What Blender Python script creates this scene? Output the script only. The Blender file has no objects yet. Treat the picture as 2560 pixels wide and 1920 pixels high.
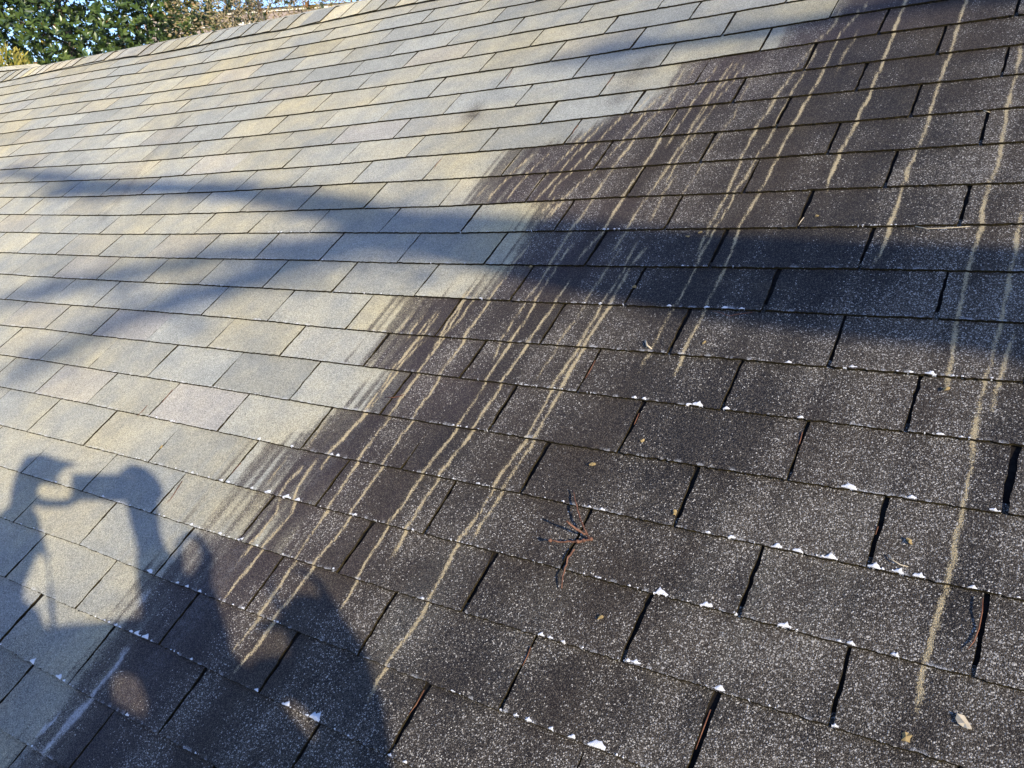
import bpy, math, random
import numpy as np
from mathutils import Vector, Matrix, Quaternion

# ------------------------------------------------------------------ measured tables (roof units: tabs along, courses down)
G = [[63.0,66.6,69.9,72.4,73.6,73.4,71.7,68.6,64.6,59.8,54.5,48.7,42.6,36.5,30.4,24.6,18.9,13.5,8.0],[52.3,55.6,58.6,61.1,62.4,62.4,61.2,58.9,55.7,51.6,46.9,41.8,36.6,31.5,26.6,22.0,17.5,13.1,8.8],[42.0,44.6,47.2,49.5,50.9,51.2,50.7,49.2,46.7,43.3,39.2,34.9,30.7,26.6,22.9,19.4,16.1,12.8,9.6],[32.4,33.9,35.5,37.3,38.5,39.2,39.7,39.4,37.7,34.8,31.4,27.9,24.7,21.9,19.3,17.0,14.7,12.4,10.1],[24.1,23.9,23.8,24.0,24.7,26.2,28.3,29.3,28.2,25.9,23.2,20.8,18.9,17.4,16.0,14.7,13.2,11.7,10.2],[17.1,15.3,13.3,11.5,11.3,13.1,15.9,17.9,17.7,16.2,14.9,14.0,13.6,13.4,13.1,12.5,11.7,10.8,9.8],[11.6,8.6,5.7,2.9,1.4,1.8,2.8,4.3,5.5,6.0,6.8,7.8,9.0,10.0,10.5,10.4,9.9,9.3,8.6],[7.7,4.2,0.7,-2.4,-4.8,-5.7,-6.3,-5.9,-4.5,-2.4,0.4,3.0,5.6,7.4,8.1,8.1,7.8,7.2,6.7],[5.6,2.2,-1.2,-4.4,-6.6,-7.9,-8.8,-8.4,-7.2,-5.0,-1.7,0.9,3.4,5.1,5.5,5.4,5.0,4.5,3.9],[5.1,2.8,0.5,-1.4,-2.8,-4.7,-6.1,-5.4,-5.4,-4.9,-2.9,-0.2,1.6,2.1,2.5,2.3,1.7,1.0,0.3],[6.3,5.5,5.0,4.8,4.5,2.6,0.6,0.7,-1.2,-3.3,-3.3,-0.6,0.5,-1.2,-1.0,-1.5,-2.4,-3.2,-4.0],[9.2,9.9,10.7,11.7,12.6,11.9,9.7,8.2,5.4,2.1,-0.4,0.1,0.0,-3.7,-5.8,-6.3,-7.1,-8.0,-9.0],[13.8,15.2,16.7,18.2,19.1,18.6,16.6,14.2,11.1,7.2,3.0,0.4,-2.7,-5.9,-8.7,-10.4,-11.8,-13.2,-14.7],[19.5,21.2,22.7,24.0,24.5,23.9,22.1,19.3,15.6,11.3,6.5,1.9,-3.2,-7.3,-10.8,-13.8,-16.3,-18.6,-20.9],[25.9,27.3,28.6,29.4,29.5,28.6,26.7,23.6,19.6,14.8,9.3,3.4,-2.5,-7.8,-12.5,-16.7,-20.5,-24.0,-27.5],[32.7,33.6,34.3,34.6,34.3,33.1,30.9,27.6,23.2,17.9,11.8,5.2,-1.5,-7.9,-13.8,-19.3,-24.5,-29.4,-34.3],[39.7,39.9,40.1,39.8,39.0,37.5,35.0,31.4,26.7,20.9,14.3,7.1,-0.4,-7.8,-15.0,-21.9,-28.5,-34.9,-41.1]]
LINES = {-14:[[-9.27,-13.741],[-8.329,-13.843],[-6.635,-14.021],[-5.479,-14.091],[-4.236,-13.98],[-3.691,-13.806],[-2.529,-13.739],[-1.392,-13.78],[-0.612,-13.816],[0.179,-13.759],[0.459,-13.678],[1.457,-13.692],[2.315,-13.713],[3.083,-13.697],[3.983,-13.58]],-13:[[-8.848,-0.084],[-5.068,-0.152],[-3.351,-0.091],[-1.49,-0.087],[-0.52,-0.131],[0.498,-0.063],[1.496,-0.019],[2.518,-0.02],[3.534,-0.013],[4.946,0.091]],-12:[[-8.22,-0.104],[-5.023,-0.236],[-4.063,-0.23],[-2.869,-0.083],[-0.973,-0.018],[0.01,-0.038],[0.983,-0.076],[1.991,-0.048],[3.033,-0.055],[4.042,-0.013],[5.062,-0.001],[6.168,0.043]],-11:[[-7.52,-0.01],[-5.552,-0.121],[-2.481,-0.047],[-1.455,-0.104],[-0.478,-0.07],[0.516,-0.049],[1.49,-0.084],[2.52,-0.034],[3.521,-0.035],[4.535,0.007],[4.551,0.007],[5.525,-0.034],[6.522,-0.037],[7.383,0.01]],-10:[[-6.876,-0.025],[-6.036,-0.108],[-4.042,-0.106],[-1.96,-0.02],[-0.989,-0.024],[0.008,-0.019],[1.013,-0.045],[2.014,-0.051],[3.039,-0.021],[4.029,-0.009],[5.022,-0.026],[6.02,-0.027],[7.022,0.009],[8.018,0.039],[8.534,0.054]],-9:[[-6.306,-0.105],[-3.443,-0.047],[-1.471,-0.083],[-0.466,-0.061],[0.526,-0.075],[1.518,-0.074],[2.539,-0.032],[3.537,-0.052],[4.53,-0.065],[5.521,-0.07],[6.525,-0.07],[7.522,-0.066],[8.516,-0.046],[9.018,-0.05],[9.51,-0.062],[9.702,-0.066]],-8:[[-5.619,-0.024],[-4.018,-0.111],[-1.981,-0.066],[-1.022,-0.084],[-0.001,-0.098],[1.003,-0.11],[2.0,-0.108],[3.008,-0.112],[4.013,-0.09],[5.008,-0.057],[6.027,-0.036],[7.028,-0.017],[8.015,-0.011],[8.997,0.027],[9.014,0.027],[9.52,0.014],[10.02,-0.004],[10.282,-0.005],[10.538,-0.002]],-7:[[-4.915,0.078],[-3.416,-0.031],[-2.516,-0.03],[-0.516,-0.03],[3.522,-0.021],[4.519,-0.007],[5.499,-0.01],[6.509,0.009],[7.361,0.05],[8.512,0.032],[8.929,0.019],[9.504,-0.01],[10.014,-0.021],[10.015,-0.021],[10.523,-0.016],[11.036,0.008],[11.581,0.029]],-6:[[-4.298,0.019],[-4.019,0.014],[-2.036,-0.034],[-1.016,-0.005],[0.009,0.009],[1.033,0.047],[2.037,0.031],[3.027,0.017],[3.982,0.01],[5.005,-0.005],[6.032,0.019],[7.024,0.053],[8.018,0.044],[8.513,0.032],[9.074,0.035],[9.524,0.034],[10.006,0.02],[10.523,0.017],[11.033,0.038],[11.532,0.056],[11.629,0.058]],-5:[[-3.686,0.001],[-2.571,-0.027],[-1.512,-0.002],[-0.525,0.008],[0.576,0.018],[1.525,-0.006],[2.482,-0.038],[3.506,-0.032],[4.512,-0.041],[5.534,-0.037],[6.517,-0.024],[7.526,-0.024],[8.526,-0.057],[9.498,-0.044],[9.956,-0.026],[10.524,-0.002],[11.012,0.017],[11.529,0.028],[11.674,0.03]],-4:[[-3.072,-0.032],[-2.078,-0.027],[-1.056,-0.008],[-0.001,0.022],[1.049,0.051],[2.013,0.022],[2.998,-0.009],[4.004,0.004],[4.992,0.005],[5.989,-0.063],[6.986,-0.036],[7.984,-0.052],[8.993,-0.006],[9.349,-0.003],[10.005,0.011],[10.526,0.023],[11.004,0.026],[11.472,0.035],[11.72,0.04]],-3:[[-2.485,-0.104],[-1.495,-0.054],[-0.501,-0.016],[0.503,-0.006],[1.507,-0.02],[2.506,-0.017],[3.499,-0.009],[4.489,-0.041],[5.494,-0.047],[6.516,0.004],[7.511,0.021],[8.507,0.002],[9.493,-0.011],[10.111,-0.013],[10.5,-0.009],[11.057,-0.002],[11.517,0.006],[11.766,0.01]],-2:[[-1.82,-0.058],[-1.058,-0.042],[-0.004,-0.002],[1.003,0.032],[1.997,0.035],[2.998,0.025],[3.993,0.014],[4.988,0.018],[5.996,0.026],[7.007,0.054],[7.997,0.021],[9.003,-0.014],[9.989,0.003],[10.509,0.005],[10.99,0.011],[11.509,0.028],[11.813,0.037]],-1:[[-1.182,-0.061],[-0.515,-0.061],[0.515,-0.044],[1.53,-0.031],[2.546,-0.039],[3.535,-0.043],[4.498,-0.066],[5.47,-0.069],[6.497,-0.022],[7.515,0.018],[8.493,-0.007],[9.468,-0.009],[10.49,0.01],[11.522,0.003],[11.857,0.002]],0:[[-0.518,-0.018],[0.971,-0.022],[1.987,-0.016],[3.007,-0.014],[4.004,-0.029],[5.007,-0.035],[6.011,-0.038],[7.004,0.0],[8.005,0.012],[8.997,0.006],[9.995,0.004],[10.999,-0.003],[11.905,0.023]],1:[[0.128,-0.011],[1.52,-0.003],[2.514,-0.019],[3.518,-0.02],[4.481,-0.028],[5.471,-0.024],[6.501,-0.009],[7.495,0.003],[8.512,0.01],[9.492,-0.002],[9.8,-0.007],[10.495,-0.018],[10.995,-0.013],[11.51,-0.003],[11.95,0.006]],2:[[0.812,0.047],[2.05,0.037],[3.004,0.025],[3.986,0.013],[4.98,0.001],[5.995,0.013],[6.694,0.05],[7.016,0.055],[8.016,0.051],[8.997,0.028],[10.001,0.023],[10.5,0.03],[11.011,0.04],[11.501,0.045],[11.997,0.044]],3:[[1.472,0.053],[2.497,-0.007],[3.5,0.002],[4.483,-0.017],[5.483,-0.031],[6.497,-0.041],[7.514,-0.027],[8.494,-0.017],[9.494,-0.008],[10.116,0.005],[10.495,0.007],[10.981,0.01],[11.502,0.021],[12.043,0.028]],4:[[2.135,0.065],[3.029,0.029],[3.991,0.028],[5.013,0.024],[5.992,0.009],[7.004,0.018],[8.003,0.021],[9.003,0.016],[9.986,0.03],[10.48,0.035],[10.997,0.031],[11.2,0.028],[11.503,0.023],[11.858,0.018]],5:[[2.777,0.041],[3.509,0.019],[4.495,0.01],[5.513,0.015],[6.483,0.024],[7.505,0.036],[8.495,0.02],[9.485,0.013],[10.505,0.038],[10.995,0.043],[11.498,0.045],[11.998,0.048],[12.137,0.048]],6:[[3.438,0.053],[3.999,0.047],[4.99,0.023],[5.99,0.017],[6.988,0.028],[7.993,0.026],[8.519,0.025],[8.978,0.019],[9.5,0.014],[9.96,0.015],[10.509,0.021],[10.991,0.027],[11.508,0.03],[11.998,0.029],[12.182,0.028]],7:[[4.077,0.017],[4.498,0.009],[5.501,-0.017],[6.494,-0.017],[7.527,-0.018],[8.527,-0.008],[9.02,-0.009],[9.516,-0.016],[10.004,-0.025],[10.503,-0.037],[10.728,-0.039],[10.979,-0.04],[11.508,-0.045],[11.817,-0.053],[12.049,-0.06]],8:[[4.74,0.029],[4.977,0.025],[5.998,-0.03],[7.01,-0.007],[8.0,-0.01],[8.498,-0.004],[9.002,0.0],[9.516,0.001],[9.994,0.002],[10.498,0.003]],9:[[5.388,0.017],[5.493,0.016],[6.515,-0.015],[7.504,-0.053],[8.503,-0.039],[9.007,-0.023],[9.511,-0.015]],10:[[6.023,0.016],[6.985,0.019],[8.006,-0.006],[8.537,-0.01]],11:[[6.678,0.001],[7.482,-0.062]]}
SLOTS = {0:{0.0:-0.011,1.0:0.008,2.0:0.022,3.0:0.038,4.0:0.002,5.0:0.009,6.0:-0.009,7.0:0.022,8.0:0.014,9.0:-0.012,10.0:-0.004,11.0:-0.002},-1:{-0.5:-0.015,0.5:0.009,1.5:0.028,2.5:0.01,3.5:0.033,4.5:-0.006,5.5:-0.018,6.5:-0.006,7.5:0.006,8.5:0.001,9.5:-0.006,10.5:0.003,11.5:0.011},-2:{-1.0:-0.059,0.0:0.001,1.0:0.001,2.0:-0.003,3.0:0.014,4.0:-0.008,5.0:-0.009,6.0:-0.003,7.0:0.006,8.0:-0.002,9.0:-0.004,10.0:-0.012,11.0:-0.011},-3:{-1.5:0.002,-0.5:-0.02,0.5:0.001,1.5:0.007,2.5:0.024,3.5:0.014,4.5:0.001,5.5:-0.008,6.5:0.014,7.5:0.003,8.5:0.009,9.5:-0.005,10.5:0.0,11.5:0.011},-4:{-2.0:-0.081,-1.0:-0.053,0.0:-0.004,1.0:0.029,2.0:0.015,3.0:-0.0,4.0:0.004,5.0:-0.007,6.0:-0.009,7.0:-0.012,8.0:-0.008,9.0:-0.009,10.0:0.006,11.0:0.003},-5:{-2.5:-0.077,-1.5:-0.009,-0.5:0.017,0.5:0.055,1.5:0.028,2.5:-0.014,3.5:-0.007,4.5:0.008,5.5:0.021,6.5:0.017,7.5:0.025,8.5:0.013,9.5:0.005,10.5:0.026,11.5:0.034},-6:{-4.0:-0.001,-3.0:0.033,-2.0:-0.022,-1.0:-0.005,0.0:0.018,1.0:0.018,2.0:0.016,3.0:0.008,4.0:0.011,5.0:-0.012,6.0:0.007,7.0:0.006,8.0:0.02,9.0:0.026,10.0:0.018,11.0:0.038},-7:{-2.5:-0.02,-0.5:-0.021,0.5:-0.003,1.5:-0.002,2.5:0.045,3.5:0.022,4.5:0.022,5.5:0.007,6.5:0.01,7.5:0.019,8.5:0.018,9.5:0.007,10.5:0.023,11.5:0.025},-8:{-4.0:-0.022,-3.0:0.008,-2.0:0.018,-1.0:-0.027,0.0:0.004,1.0:0.004,2.0:-0.004,3.0:0.009,4.0:0.011,5.0:0.006,6.0:0.026,7.0:0.026,8.0:0.014,9.0:0.014,10.0:0.024},-9:{-3.5:0.059,-2.5:0.001,-1.5:0.028,-0.5:0.035,0.5:0.028,1.5:0.02,2.5:0.04,3.5:0.039,4.5:0.028,5.5:0.021,6.5:0.027,7.5:0.022,8.5:0.018,9.5:0.009},-10:{-6.0:-0.037,-4.0:-0.043,-3.0:-0.008,-2.0:0.034,-1.0:0.014,0.0:0.007,1.0:0.009,2.0:0.006,3.0:0.036,4.0:0.031,5.0:0.023,6.0:0.019,7.0:0.024,8.0:0.018},-11:{-5.5:-0.05,-3.5:-0.007,-2.5:0.022,-1.5:0.05,-0.5:0.027,0.5:0.02,1.5:-0.007,2.5:0.022,3.5:0.02,4.5:0.04,5.5:0.025,6.5:0.021},-12:{-7.0:-0.041,-5.0:-0.02,-4.0:-0.058,-3.0:0.02,-2.0:0.111,-1.0:0.027,0.0:0.012,1.0:-0.021,2.0:-0.011,3.0:0.032,4.0:0.044,5.0:0.062},-13:{-2.5:0.033,-1.5:0.008,-0.5:-0.017,0.5:-0.0,1.5:-0.006,2.5:0.018,3.5:0.034},1:{0.5:-0.034,1.5:0.018,2.5:0.013,3.5:-0.014,4.5:-0.022,5.5:0.019,6.5:0.003,7.5:0.004,8.5:0.004,9.5:-0.007,10.5:-0.001,11.5:0.009},2:{1.0:-0.022,2.0:0.03,3.0:0.004,4.0:-0.015,5.0:-0.017,6.0:-0.018,7.0:0.02,8.0:0.008,9.0:-0.004,10.0:-0.006,11.0:0.011},3:{1.5:0.01,2.5:0.016,3.5:0.001,4.5:-0.004,5.5:-0.016,6.5:-0.002,7.5:0.014,8.5:-0.002,9.5:-0.012,10.5:-0.011,11.5:0.005},4:{3.0:0.015,4.0:-0.008,5.0:0.012,6.0:-0.008,7.0:0.003,8.0:0.004,9.0:-0.004,10.0:-0.019,11.0:0.001,12.0:0.007},5:{3.5:0.013,4.5:-0.003,5.5:0.011,6.5:-0.007,7.5:-0.003,8.5:0.0,9.5:-0.023,10.5:-0.004,11.5:-0.001},6:{4.0:-0.002,5.0:-0.007,6.0:-0.011,7.0:-0.009,8.0:-0.008,9.0:-0.03,10.0:-0.03,11.0:-0.013,12.0:-0.005},7:{4.5:-0.002,5.5:0.003,6.5:-0.009,7.5:0.035,8.5:0.017,9.5:0.01,10.5:0.008,11.5:0.008},8:{5.0:-0.007,6.0:-0.004,7.0:0.012,8.0:-0.002,9.0:0.003,10.0:-0.0},9:{5.5:-0.009,6.5:0.003,7.5:-0.004,8.5:-0.004,9.5:0.021},10:{6.0:0.023,7.0:-0.015,8.0:-0.01}}
BOUND = {-8:[10.026,10.019,0.02],-7:[9.627,9.594,0.05],-6:[8.699,8.733,0.12],-5:[8.667,8.536,0.2],-4:[8.219,7.863,0.15],-3:[7.305,7.406,0.25],-2:[7.216,7.379,0.2],-1:[8.042,8.034,0.15],0:[8.128,8.16,0.12],1:[8.125,7.87,0.3],2:[7.302,7.417,0.25],3:[7.425,7.436,0.2],4:[7.703,7.681,0.15],5:[7.493,7.323,0.15],6:[7.058,7.269,0.45],7:[7.241,7.376,0.5],8:[7.139,7.053,0.25],9:[6.888,7.035,0.2],10:[6.992,6.994,0.15],11:[7.033,7.072,0.15],12:[7.022,7.001,0.2]}
STREAKS = [[0.95,0.01,[[11.126,-8.301],[11.131,-7.914],[11.133,-7.114],[11.139,-6.465],[11.131,-5.362],[11.122,-4.997],[11.126,-4.133],[11.136,-3.695],[11.126,-3.092],[11.106,-2.385],[11.108,-1.957],[11.101,-1.024],[11.102,-0.524],[11.081,-0.078]]],[0.9,0.011,[[11.614,-5.994],[11.622,-4.951],[11.617,-4.033],[11.634,-3.035],[11.641,-2.274],[11.615,-1.916],[11.618,-1.369],[11.637,-1.029],[11.621,-0.379],[11.615,-0.049],[11.625,0.681],[11.624,1.062],[11.634,1.609],[11.646,2.043],[11.651,2.296]]],[0.9,0.01,[[11.843,-1.309],[11.851,-0.381],[11.837,-0.678],[11.837,0.007],[11.845,0.809],[11.836,1.385],[11.824,2.02],[11.818,2.46],[11.82,2.881],[11.831,3.181],[11.835,3.62],[11.838,4.016],[11.835,4.522],[11.84,4.923],[11.824,5.282],[11.815,5.72],[11.812,6.042],[11.813,6.331],[11.806,6.653]]],[0.7,0.009,[[11.916,1.131],[11.898,1.546],[11.889,1.973],[11.878,2.332],[11.875,2.678]]],[0.9,0.01,[[10.637,-8.719],[10.641,-8.31],[10.637,-7.535],[10.649,-6.906],[10.646,-6.019],[10.644,-5.178],[10.65,-4.69],[10.627,-4.281],[10.628,-3.873],[10.617,-3.479],[10.597,-2.956],[10.593,-2.174],[10.607,-1.862]]],[0.65,0.009,[[10.355,-8.544],[10.265,-8.007],[10.196,-7.273],[10.182,-6.716],[10.186,-5.868],[10.177,-5.179],[10.151,-4.688],[10.143,-4.044],[10.129,-3.478],[10.129,-2.928],[10.122,-2.352],[10.111,-2.026],[10.106,-1.661],[10.074,-1.044],[10.099,-0.658],[10.109,-0.039],[10.113,-0.101],[10.108,0.65],[10.102,1.106],[10.091,1.977],[10.106,2.523]]],[0.6,0.01,[[10.095,-8.477],[10.087,-7.542],[10.0,-7.02],[9.966,-6.414],[9.91,-5.657],[9.878,-5.088],[9.869,-4.582],[9.839,-4.044],[9.837,-3.306],[9.842,-2.748],[9.859,-2.113],[9.857,-1.553],[9.847,-0.881],[9.869,-0.195]]],[0.65,0.009,[[10.029,-6.874],[10.038,-6.249],[10.003,-5.435],[10.0,-4.977],[9.987,-4.153],[9.996,-3.518],[9.959,-3.171],[9.947,-2.433],[9.918,-2.056],[9.927,-1.5],[9.899,-1.054],[9.889,-0.491],[9.893,-0.03],[9.895,-0.011],[9.885,0.831],[9.847,1.297]]],[0.5,0.008,[[10.35,-7.359],[10.31,-6.636],[10.301,-5.632]]],[0.55,0.007,[[9.35,-6.904],[9.335,-6.075],[9.293,-5.598],[9.264,-4.825],[9.25,-4.192],[9.229,-3.528],[9.229,-3.042]]],[0.6,0.007,[[9.434,-6.723],[9.4,-6.041],[9.366,-5.502],[9.335,-4.856],[9.313,-4.17],[9.296,-3.673],[9.282,-3.083],[9.285,-2.306]]],[0.6,0.007,[[9.292,-6.873],[9.278,-6.042],[9.255,-5.431],[9.243,-4.657],[9.245,-4.023],[9.246,-3.414]]],[0.6,0.007,[[9.15,-6.757],[9.13,-5.991],[9.12,-5.186],[9.113,-4.297],[9.088,-3.568]]],[0.6,0.007,[[9.023,-5.853],[8.989,-5.119],[8.976,-4.286]]],[0.6,0.007,[[8.81,-6.75],[8.835,-5.816],[8.814,-5.318]]],[0.45,0.007,[[9.589,-6.442],[9.552,-6.024],[9.565,-5.111],[9.584,-4.412],[9.543,-3.871],[9.512,-2.976],[9.509,-2.317],[9.498,-1.83]]],[0.45,0.006,[[8.937,-7.015],[8.921,-6.555],[8.922,-5.774]]],[0.7,0.008,[[8.757,-5.853],[8.667,-5.067],[8.642,-4.522],[8.618,-3.992],[8.576,-3.481],[8.518,-2.986],[8.45,-2.557],[8.388,-2.026],[8.334,-1.715],[8.335,-1.146]]],[0.7,0.008,[[8.877,-5.605],[8.801,-4.951],[8.74,-4.427],[8.722,-3.671],[8.703,-3.223],[8.688,-2.676],[8.676,-2.04],[8.678,-1.526],[8.648,-1.029],[8.655,-0.212]]],[0.7,0.008,[[8.993,-5.179],[8.982,-4.11],[9.007,-3.368],[8.991,-2.723],[8.966,-2.154],[8.965,-1.549],[8.969,-1.109],[8.911,-0.449],[8.889,0.056]]],[0.7,0.008,[[8.624,-5.852],[8.585,-5.163],[8.417,-4.852],[8.382,-4.186],[8.33,-3.546],[8.28,-3.095],[8.218,-2.543],[8.227,-1.994]]],[0.8,0.009,[[8.287,-4.901],[8.236,-4.232],[8.185,-3.584],[8.165,-3.063],[8.14,-2.5],[8.104,-2.009],[8.068,-1.689]]],[0.8,0.008,[[8.199,-4.807],[8.136,-4.202],[8.099,-3.666],[8.043,-3.147],[7.995,-2.695],[7.984,-2.246]]],[0.8,0.009,[[7.732,-3.95],[7.659,-3.414],[7.619,-3.001],[7.57,-2.713],[7.551,-2.308],[7.556,-1.964]]],[0.8,0.009,[[7.902,-3.841],[7.829,-3.314],[7.787,-2.908],[7.773,-2.39],[7.764,-1.94]]],[0.7,0.008,[[7.539,-3.878],[7.502,-3.266],[7.448,-2.914]]],[0.7,0.008,[[7.417,-2.8],[7.393,-2.33],[7.366,-2.043]]],[0.6,0.008,[[9.236,-3.747],[9.219,-2.886],[9.214,-2.267],[9.176,-1.872],[9.17,-1.384],[9.17,-0.956],[9.154,-0.313]]],[0.6,0.008,[[9.35,-2.805],[9.32,-2.05],[9.326,-1.562],[9.324,-1.135]]],[0.8,0.009,[[8.321,-2.197],[8.249,-1.724],[8.155,-1.364]]],[0.8,0.009,[[8.4,-2.132],[8.362,-1.66],[8.375,-1.194]]],[0.8,0.009,[[8.419,-1.706],[8.304,-1.456],[8.218,-1.152]]],[0.8,0.009,[[8.208,-1.517],[8.183,-1.154],[8.188,-0.746]]],[0.95,0.009,[[8.332,-0.77],[8.311,-0.037],[8.315,0.2],[8.29,0.942],[8.294,1.3],[8.292,1.953],[8.306,2.204],[8.3,2.983],[8.314,3.333],[8.313,4.017],[8.308,4.385],[8.32,5.015],[8.314,5.457],[8.307,5.886],[8.328,6.051],[8.312,6.619],[8.289,6.993],[8.281,7.548],[8.267,7.81],[8.256,8.443],[8.219,8.94]]],[0.6,0.007,[[8.657,-0.665],[8.65,-0.237],[8.665,0.362],[8.639,1.031],[8.644,1.672],[8.639,2.046],[8.683,2.558]]],[0.95,0.009,[[8.762,-0.759],[8.727,-0.007],[8.728,0.447],[8.727,1.02],[8.74,1.36],[8.729,1.985],[8.735,2.465],[8.722,2.973],[8.733,3.384],[8.728,4.002],[8.722,4.32],[8.689,5.01],[8.677,5.69],[8.663,5.991],[8.669,6.496],[8.682,7.004],[8.693,7.356],[8.692,7.573]]],[0.85,0.008,[[8.922,0.299],[8.914,0.995],[8.899,1.417],[8.877,1.993],[8.882,2.348],[8.865,2.968],[8.873,3.373],[8.86,4.02],[8.853,4.333],[8.822,4.979],[8.824,5.612],[8.818,5.995],[8.833,6.341],[8.844,6.62]]],[0.9,0.009,[[8.059,0.597],[8.044,1.019],[8.073,1.47],[8.091,1.995],[8.088,2.424],[8.081,2.885],[8.092,3.045],[8.085,3.487],[8.094,4.026],[8.086,4.44],[8.085,5.018],[8.101,5.529],[8.107,5.993],[8.108,6.074],[8.109,6.646],[8.118,7.039],[8.131,7.562],[8.127,8.019],[8.111,8.63],[8.095,8.748]]],[0.7,0.008,[[8.016,0.696],[8.029,1.159],[8.042,1.609],[8.055,2.046],[8.068,2.471]]],[0.8,0.008,[[8.157,0.728],[8.126,1.145],[8.132,1.504],[8.117,1.903]]],[0.8,0.008,[[7.849,1.324],[7.832,1.782],[7.844,2.268],[7.84,2.742],[7.819,3.084],[7.836,3.489],[7.839,4.005],[7.825,4.396],[7.791,4.822],[7.779,5.301]]],[0.85,0.009,[[7.928,2.074],[7.885,2.475],[7.865,2.946],[7.864,3.236],[7.883,3.872],[7.856,4.115],[7.818,4.587],[7.795,5.041],[7.8,5.362],[7.621,5.374],[7.594,5.745],[7.605,6.02],[7.685,6.336],[7.667,6.936],[7.652,7.388]]],[0.85,0.009,[[7.696,5.085],[7.704,5.514],[7.725,5.82],[7.818,6.231],[7.782,7.059],[7.767,7.592],[7.76,8.042]]],[0.7,0.008,[[9.319,-0.744],[9.33,0.056],[9.324,0.569],[9.31,0.944],[9.312,1.106],[9.306,1.86],[9.301,2.318],[9.283,2.948],[9.299,3.402],[9.305,3.977],[9.288,4.311],[9.268,4.952],[9.266,5.377],[9.262,5.572],[9.238,5.988],[9.242,6.155],[9.252,6.639],[9.255,6.98],[9.26,7.233],[9.229,7.703],[9.216,8.002],[9.213,8.287],[9.216,8.584]]],[0.7,0.008,[[9.43,-0.651],[9.37,0.054],[9.379,0.729],[9.377,1.097],[9.357,1.849],[9.349,2.156],[9.356,2.925],[9.359,3.381],[9.37,3.983],[9.358,4.281],[9.337,4.979],[9.344,5.336],[9.319,5.656],[9.32,5.968]]],[0.5,0.007,[[9.208,-0.655],[9.182,0.238],[9.163,0.963],[9.17,1.291],[9.134,2.015],[9.136,2.361],[9.131,2.923]]],[0.6,0.007,[[7.746,1.199],[7.738,1.755],[7.747,2.29]]],[0.6,0.007,[[7.614,1.171],[7.612,1.686],[7.616,2.141]]],[0.6,0.007,[[7.876,1.227],[7.883,1.906],[7.867,2.349]]],[0.4,0.008,[[9.873,1.026],[9.865,1.519],[9.864,1.887],[9.851,2.249],[9.856,2.493]]],[0.6,0.008,[[7.517,4.124],[7.53,4.591],[7.561,4.996]]],[0.5,0.007,[[7.405,5.064],[7.41,5.583],[7.442,5.963]]],[0.75,0.008,[[8.259,7.788],[8.261,8.252],[8.26,8.493]]]]
WHITE = [[0.8,0.016,[[7.258,9.007],[7.27,9.565],[7.259,9.984],[7.228,10.459],[7.217,10.852],[7.207,11.135]]],[0.45,0.012,[[7.049,9.13],[7.058,9.53]]],[0.5,0.01,[[7.631,9.18],[7.605,9.576]]],[0.7,0.01,[[7.093,10.252],[7.057,10.68],[7.058,10.988]]],[0.45,0.014,[[7.027,8.036],[7.037,8.471],[7.047,8.772]]],[0.4,0.012,[[7.271,8.067],[7.27,8.556]]]]
DARK = [[0.55,0.05,[[8.318,-7.921],[8.303,-7.134],[8.286,-6.628],[8.26,-6.138],[8.26,-5.759],[8.233,-5.175]]],[0.75,0.035,[[6.456,-6.709],[6.44,-6.029],[6.497,-5.679],[6.449,-5.161]]],[0.4,0.022,[[0.044,-8.963],[0.428,-7.144],[0.503,-6.501],[0.636,-5.316],[0.839,-4.134],[1.04,-3.062],[1.169,-1.865],[1.248,-1.123]]],[0.15,0.03,[[1.248,-1.123],[1.607,0.889],[2.054,2.746],[2.216,3.487],[2.429,4.411]]]]
FLECKS = [[11.057,5.007],[11.163,5.008],[11.318,5.013],[11.521,5.011],[11.626,5.015],[11.717,5.016],[10.821,5.0],[10.69,4.998],[10.818,6.012],[11.206,5.998],[11.009,6.925],[10.59,5.994],[11.693,6.028],[11.508,5.96],[10.965,5.978],[11.611,4.011],[11.964,3.996],[11.528,6.943],[11.938,5.005],[10.57,6.003],[10.581,6.908],[10.536,6.909],[10.034,6.943],[10.091,6.948],[10.17,6.944],[10.553,7.964],[10.419,7.961],[10.302,7.97],[10.097,7.977],[9.527,8.963],[9.631,8.976],[8.363,5.994],[9.212,6.936],[10.17,7.978],[9.843,0.961],[10.114,0.947],[10.239,0.937],[10.356,0.939],[10.779,1.958],[11.099,2.007],[11.149,2.003],[11.388,1.999],[11.456,2.004],[11.555,1.997],[11.85,2.012],[10.282,2.973],[10.339,2.963],[10.52,2.969],[10.956,2.967],[11.671,2.952],[11.313,4.009],[11.61,3.999],[7.822,5.021],[7.883,5.001],[9.839,0.961],[9.3,0.965],[9.15,4.97],[10.047,4.949],[8.211,0.952],[9.98,2.963],[9.91,2.953],[5.628,4.997],[5.851,4.987],[6.582,6.004],[7.395,5.012],[7.881,5.002],[6.944,5.993],[7.03,6.013],[7.308,5.995],[7.483,6.002],[7.681,6.015],[7.8,6.011],[7.005,5.003],[6.988,6.942],[7.321,6.941],[7.565,6.964],[7.727,6.981],[8.468,6.969],[6.935,7.966],[7.268,7.976],[7.376,7.968],[7.519,7.965],[7.002,8.94],[7.181,8.946],[7.246,8.943],[7.341,8.946],[6.85,10.002],[7.077,10.985],[7.651,10.032],[8.47,8.931],[8.729,8.942],[8.965,8.948],[6.499,10.01],[7.841,8.939]]
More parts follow.
